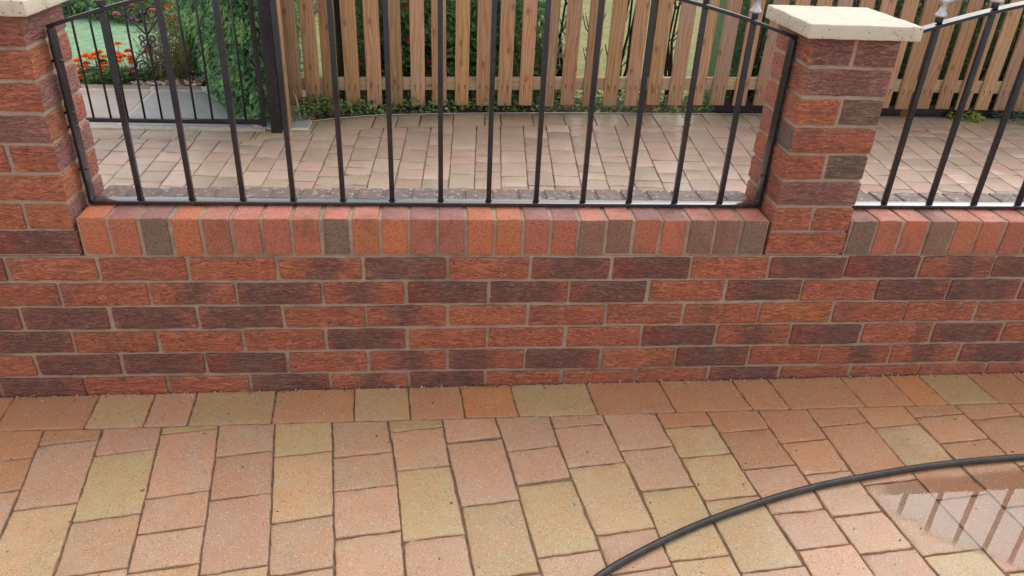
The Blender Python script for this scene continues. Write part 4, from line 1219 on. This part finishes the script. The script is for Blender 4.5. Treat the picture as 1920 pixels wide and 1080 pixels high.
PD = [(.835, -.490), (.83, -.540), (.85, -.580), (.872, -.585), (.885, -.630), (.93, -.668), (.98, -.700), (1.03, -.735), (1.10, -.80), (1.25, -.90), (1.5, -.96), (1.9, -.85), (2.1, -.62), (1.95, -.44), (1.62, -.415), (1.32, -.418), (1.049, -.438), (.88, -.455)]
pts = cr(PD + [PD[0]], 8)[:-1]
mb = MB(); n_ = len(pts)
ccw = sum(pts[i][0] * pts[(i + 1) % n_][1] - pts[(i + 1) % n_][0] * pts[i][1] for i in range(n_)) > 0
if not ccw: pts = pts[::-1]
rings = []
cen = Vector((1.38, -.62, 0))
for kk in (0, .03, .06, .10):
    ring = []
    for i in range(n_):
        p = Vector(pts[i] + (0,))
        w = 1 - kk / .10
        p = p + (cen - p) * kk + Vector((noise.noise(p * 22), noise.noise(p * 22 + Vector((0, 0, 9))), 0)) * .010 * w
        ring.append(p)
    rings.append(ring)
for ring in rings: mb.v += [(p.x, p.y, zg(p.x) + .0032) for p in ring]
for k, (c0_, c1_) in enumerate(((0, .3), (.3, .75), (.75, 1))):
    for i in range(n_):
        i2 = (i + 1) % n_
        ids = [k * n_ + i, k * n_ + i2, (k + 1) * n_ + i2, (k + 1) * n_ + i]
        vv = [mb.v[q_] for q_ in ids]; cs_ = [(c0_, c0_, c0_, 1)] * 2 + [(c1_, c1_, c1_, 1)] * 2
        ar = sum(vv[q_][0] * vv[(q_ + 1) % 4][1] - vv[(q_ + 1) % 4][0] * vv[q_][1] for q_ in range(4))
        if ar < 0: ids.reverse(); cs_.reverse()
        mb.face(ids); mb.c[-4:] = cs_
mb.face([3 * n_ + i for i in range(n_)])
tag(mb.build('puddle', M['water']), kind='structure')

# ------------------------------------------------------------------ grit washed against the wall foot and into the joints
r = random.Random(101); mb = MB()
for i in range(900):
    if i < 620:
        x = r.uniform(-1.8, 1.9); y = -.001 - abs(r.gauss(0, .006))
    else:
        x = r.uniform(-1.6, 1.9); y = r.uniform(-1.1, -.02)
    s = r.uniform(.0012, .0035) * (1.3 if r.random() < .1 else 1)
    c = vary(r.choice([(.30, .22, .16), (.12, .08, .06), (.50, .42, .34), (.20, .13, .09)]), .2, r); an = r.uniform(0, 6)
    rblock(mb, (s * 1.6, s * 1.2, s), lambda p: (x + p.x * cos(an) - p.y * sin(an), y + p.x * sin(an) + p.y * cos(an), zg(x) - .0008 + p.z), c, n=(1, 1, 1), r=s * .4, jit=0, seed=i)
for i in range(26):
    x = r.uniform(-1.5, 1.6); y = r.choice([-.008 - r.random() * .02, r.uniform(-.9, -.05)])
    a = r.uniform(0, 6); leaf(mb, Vector((x, y, zg(x) + .002)), Vector((cos(a), sin(a), .05)), Vector((0, 0, 1)), r.uniform(.006, .014), .004, vary(r.choice([(.16, .09, .04), (.25, .17, .07), (.10, .07, .04)]), .2, r), fold=.1)
tag(mb.build('grit', mat_vc()), kind='stuff')
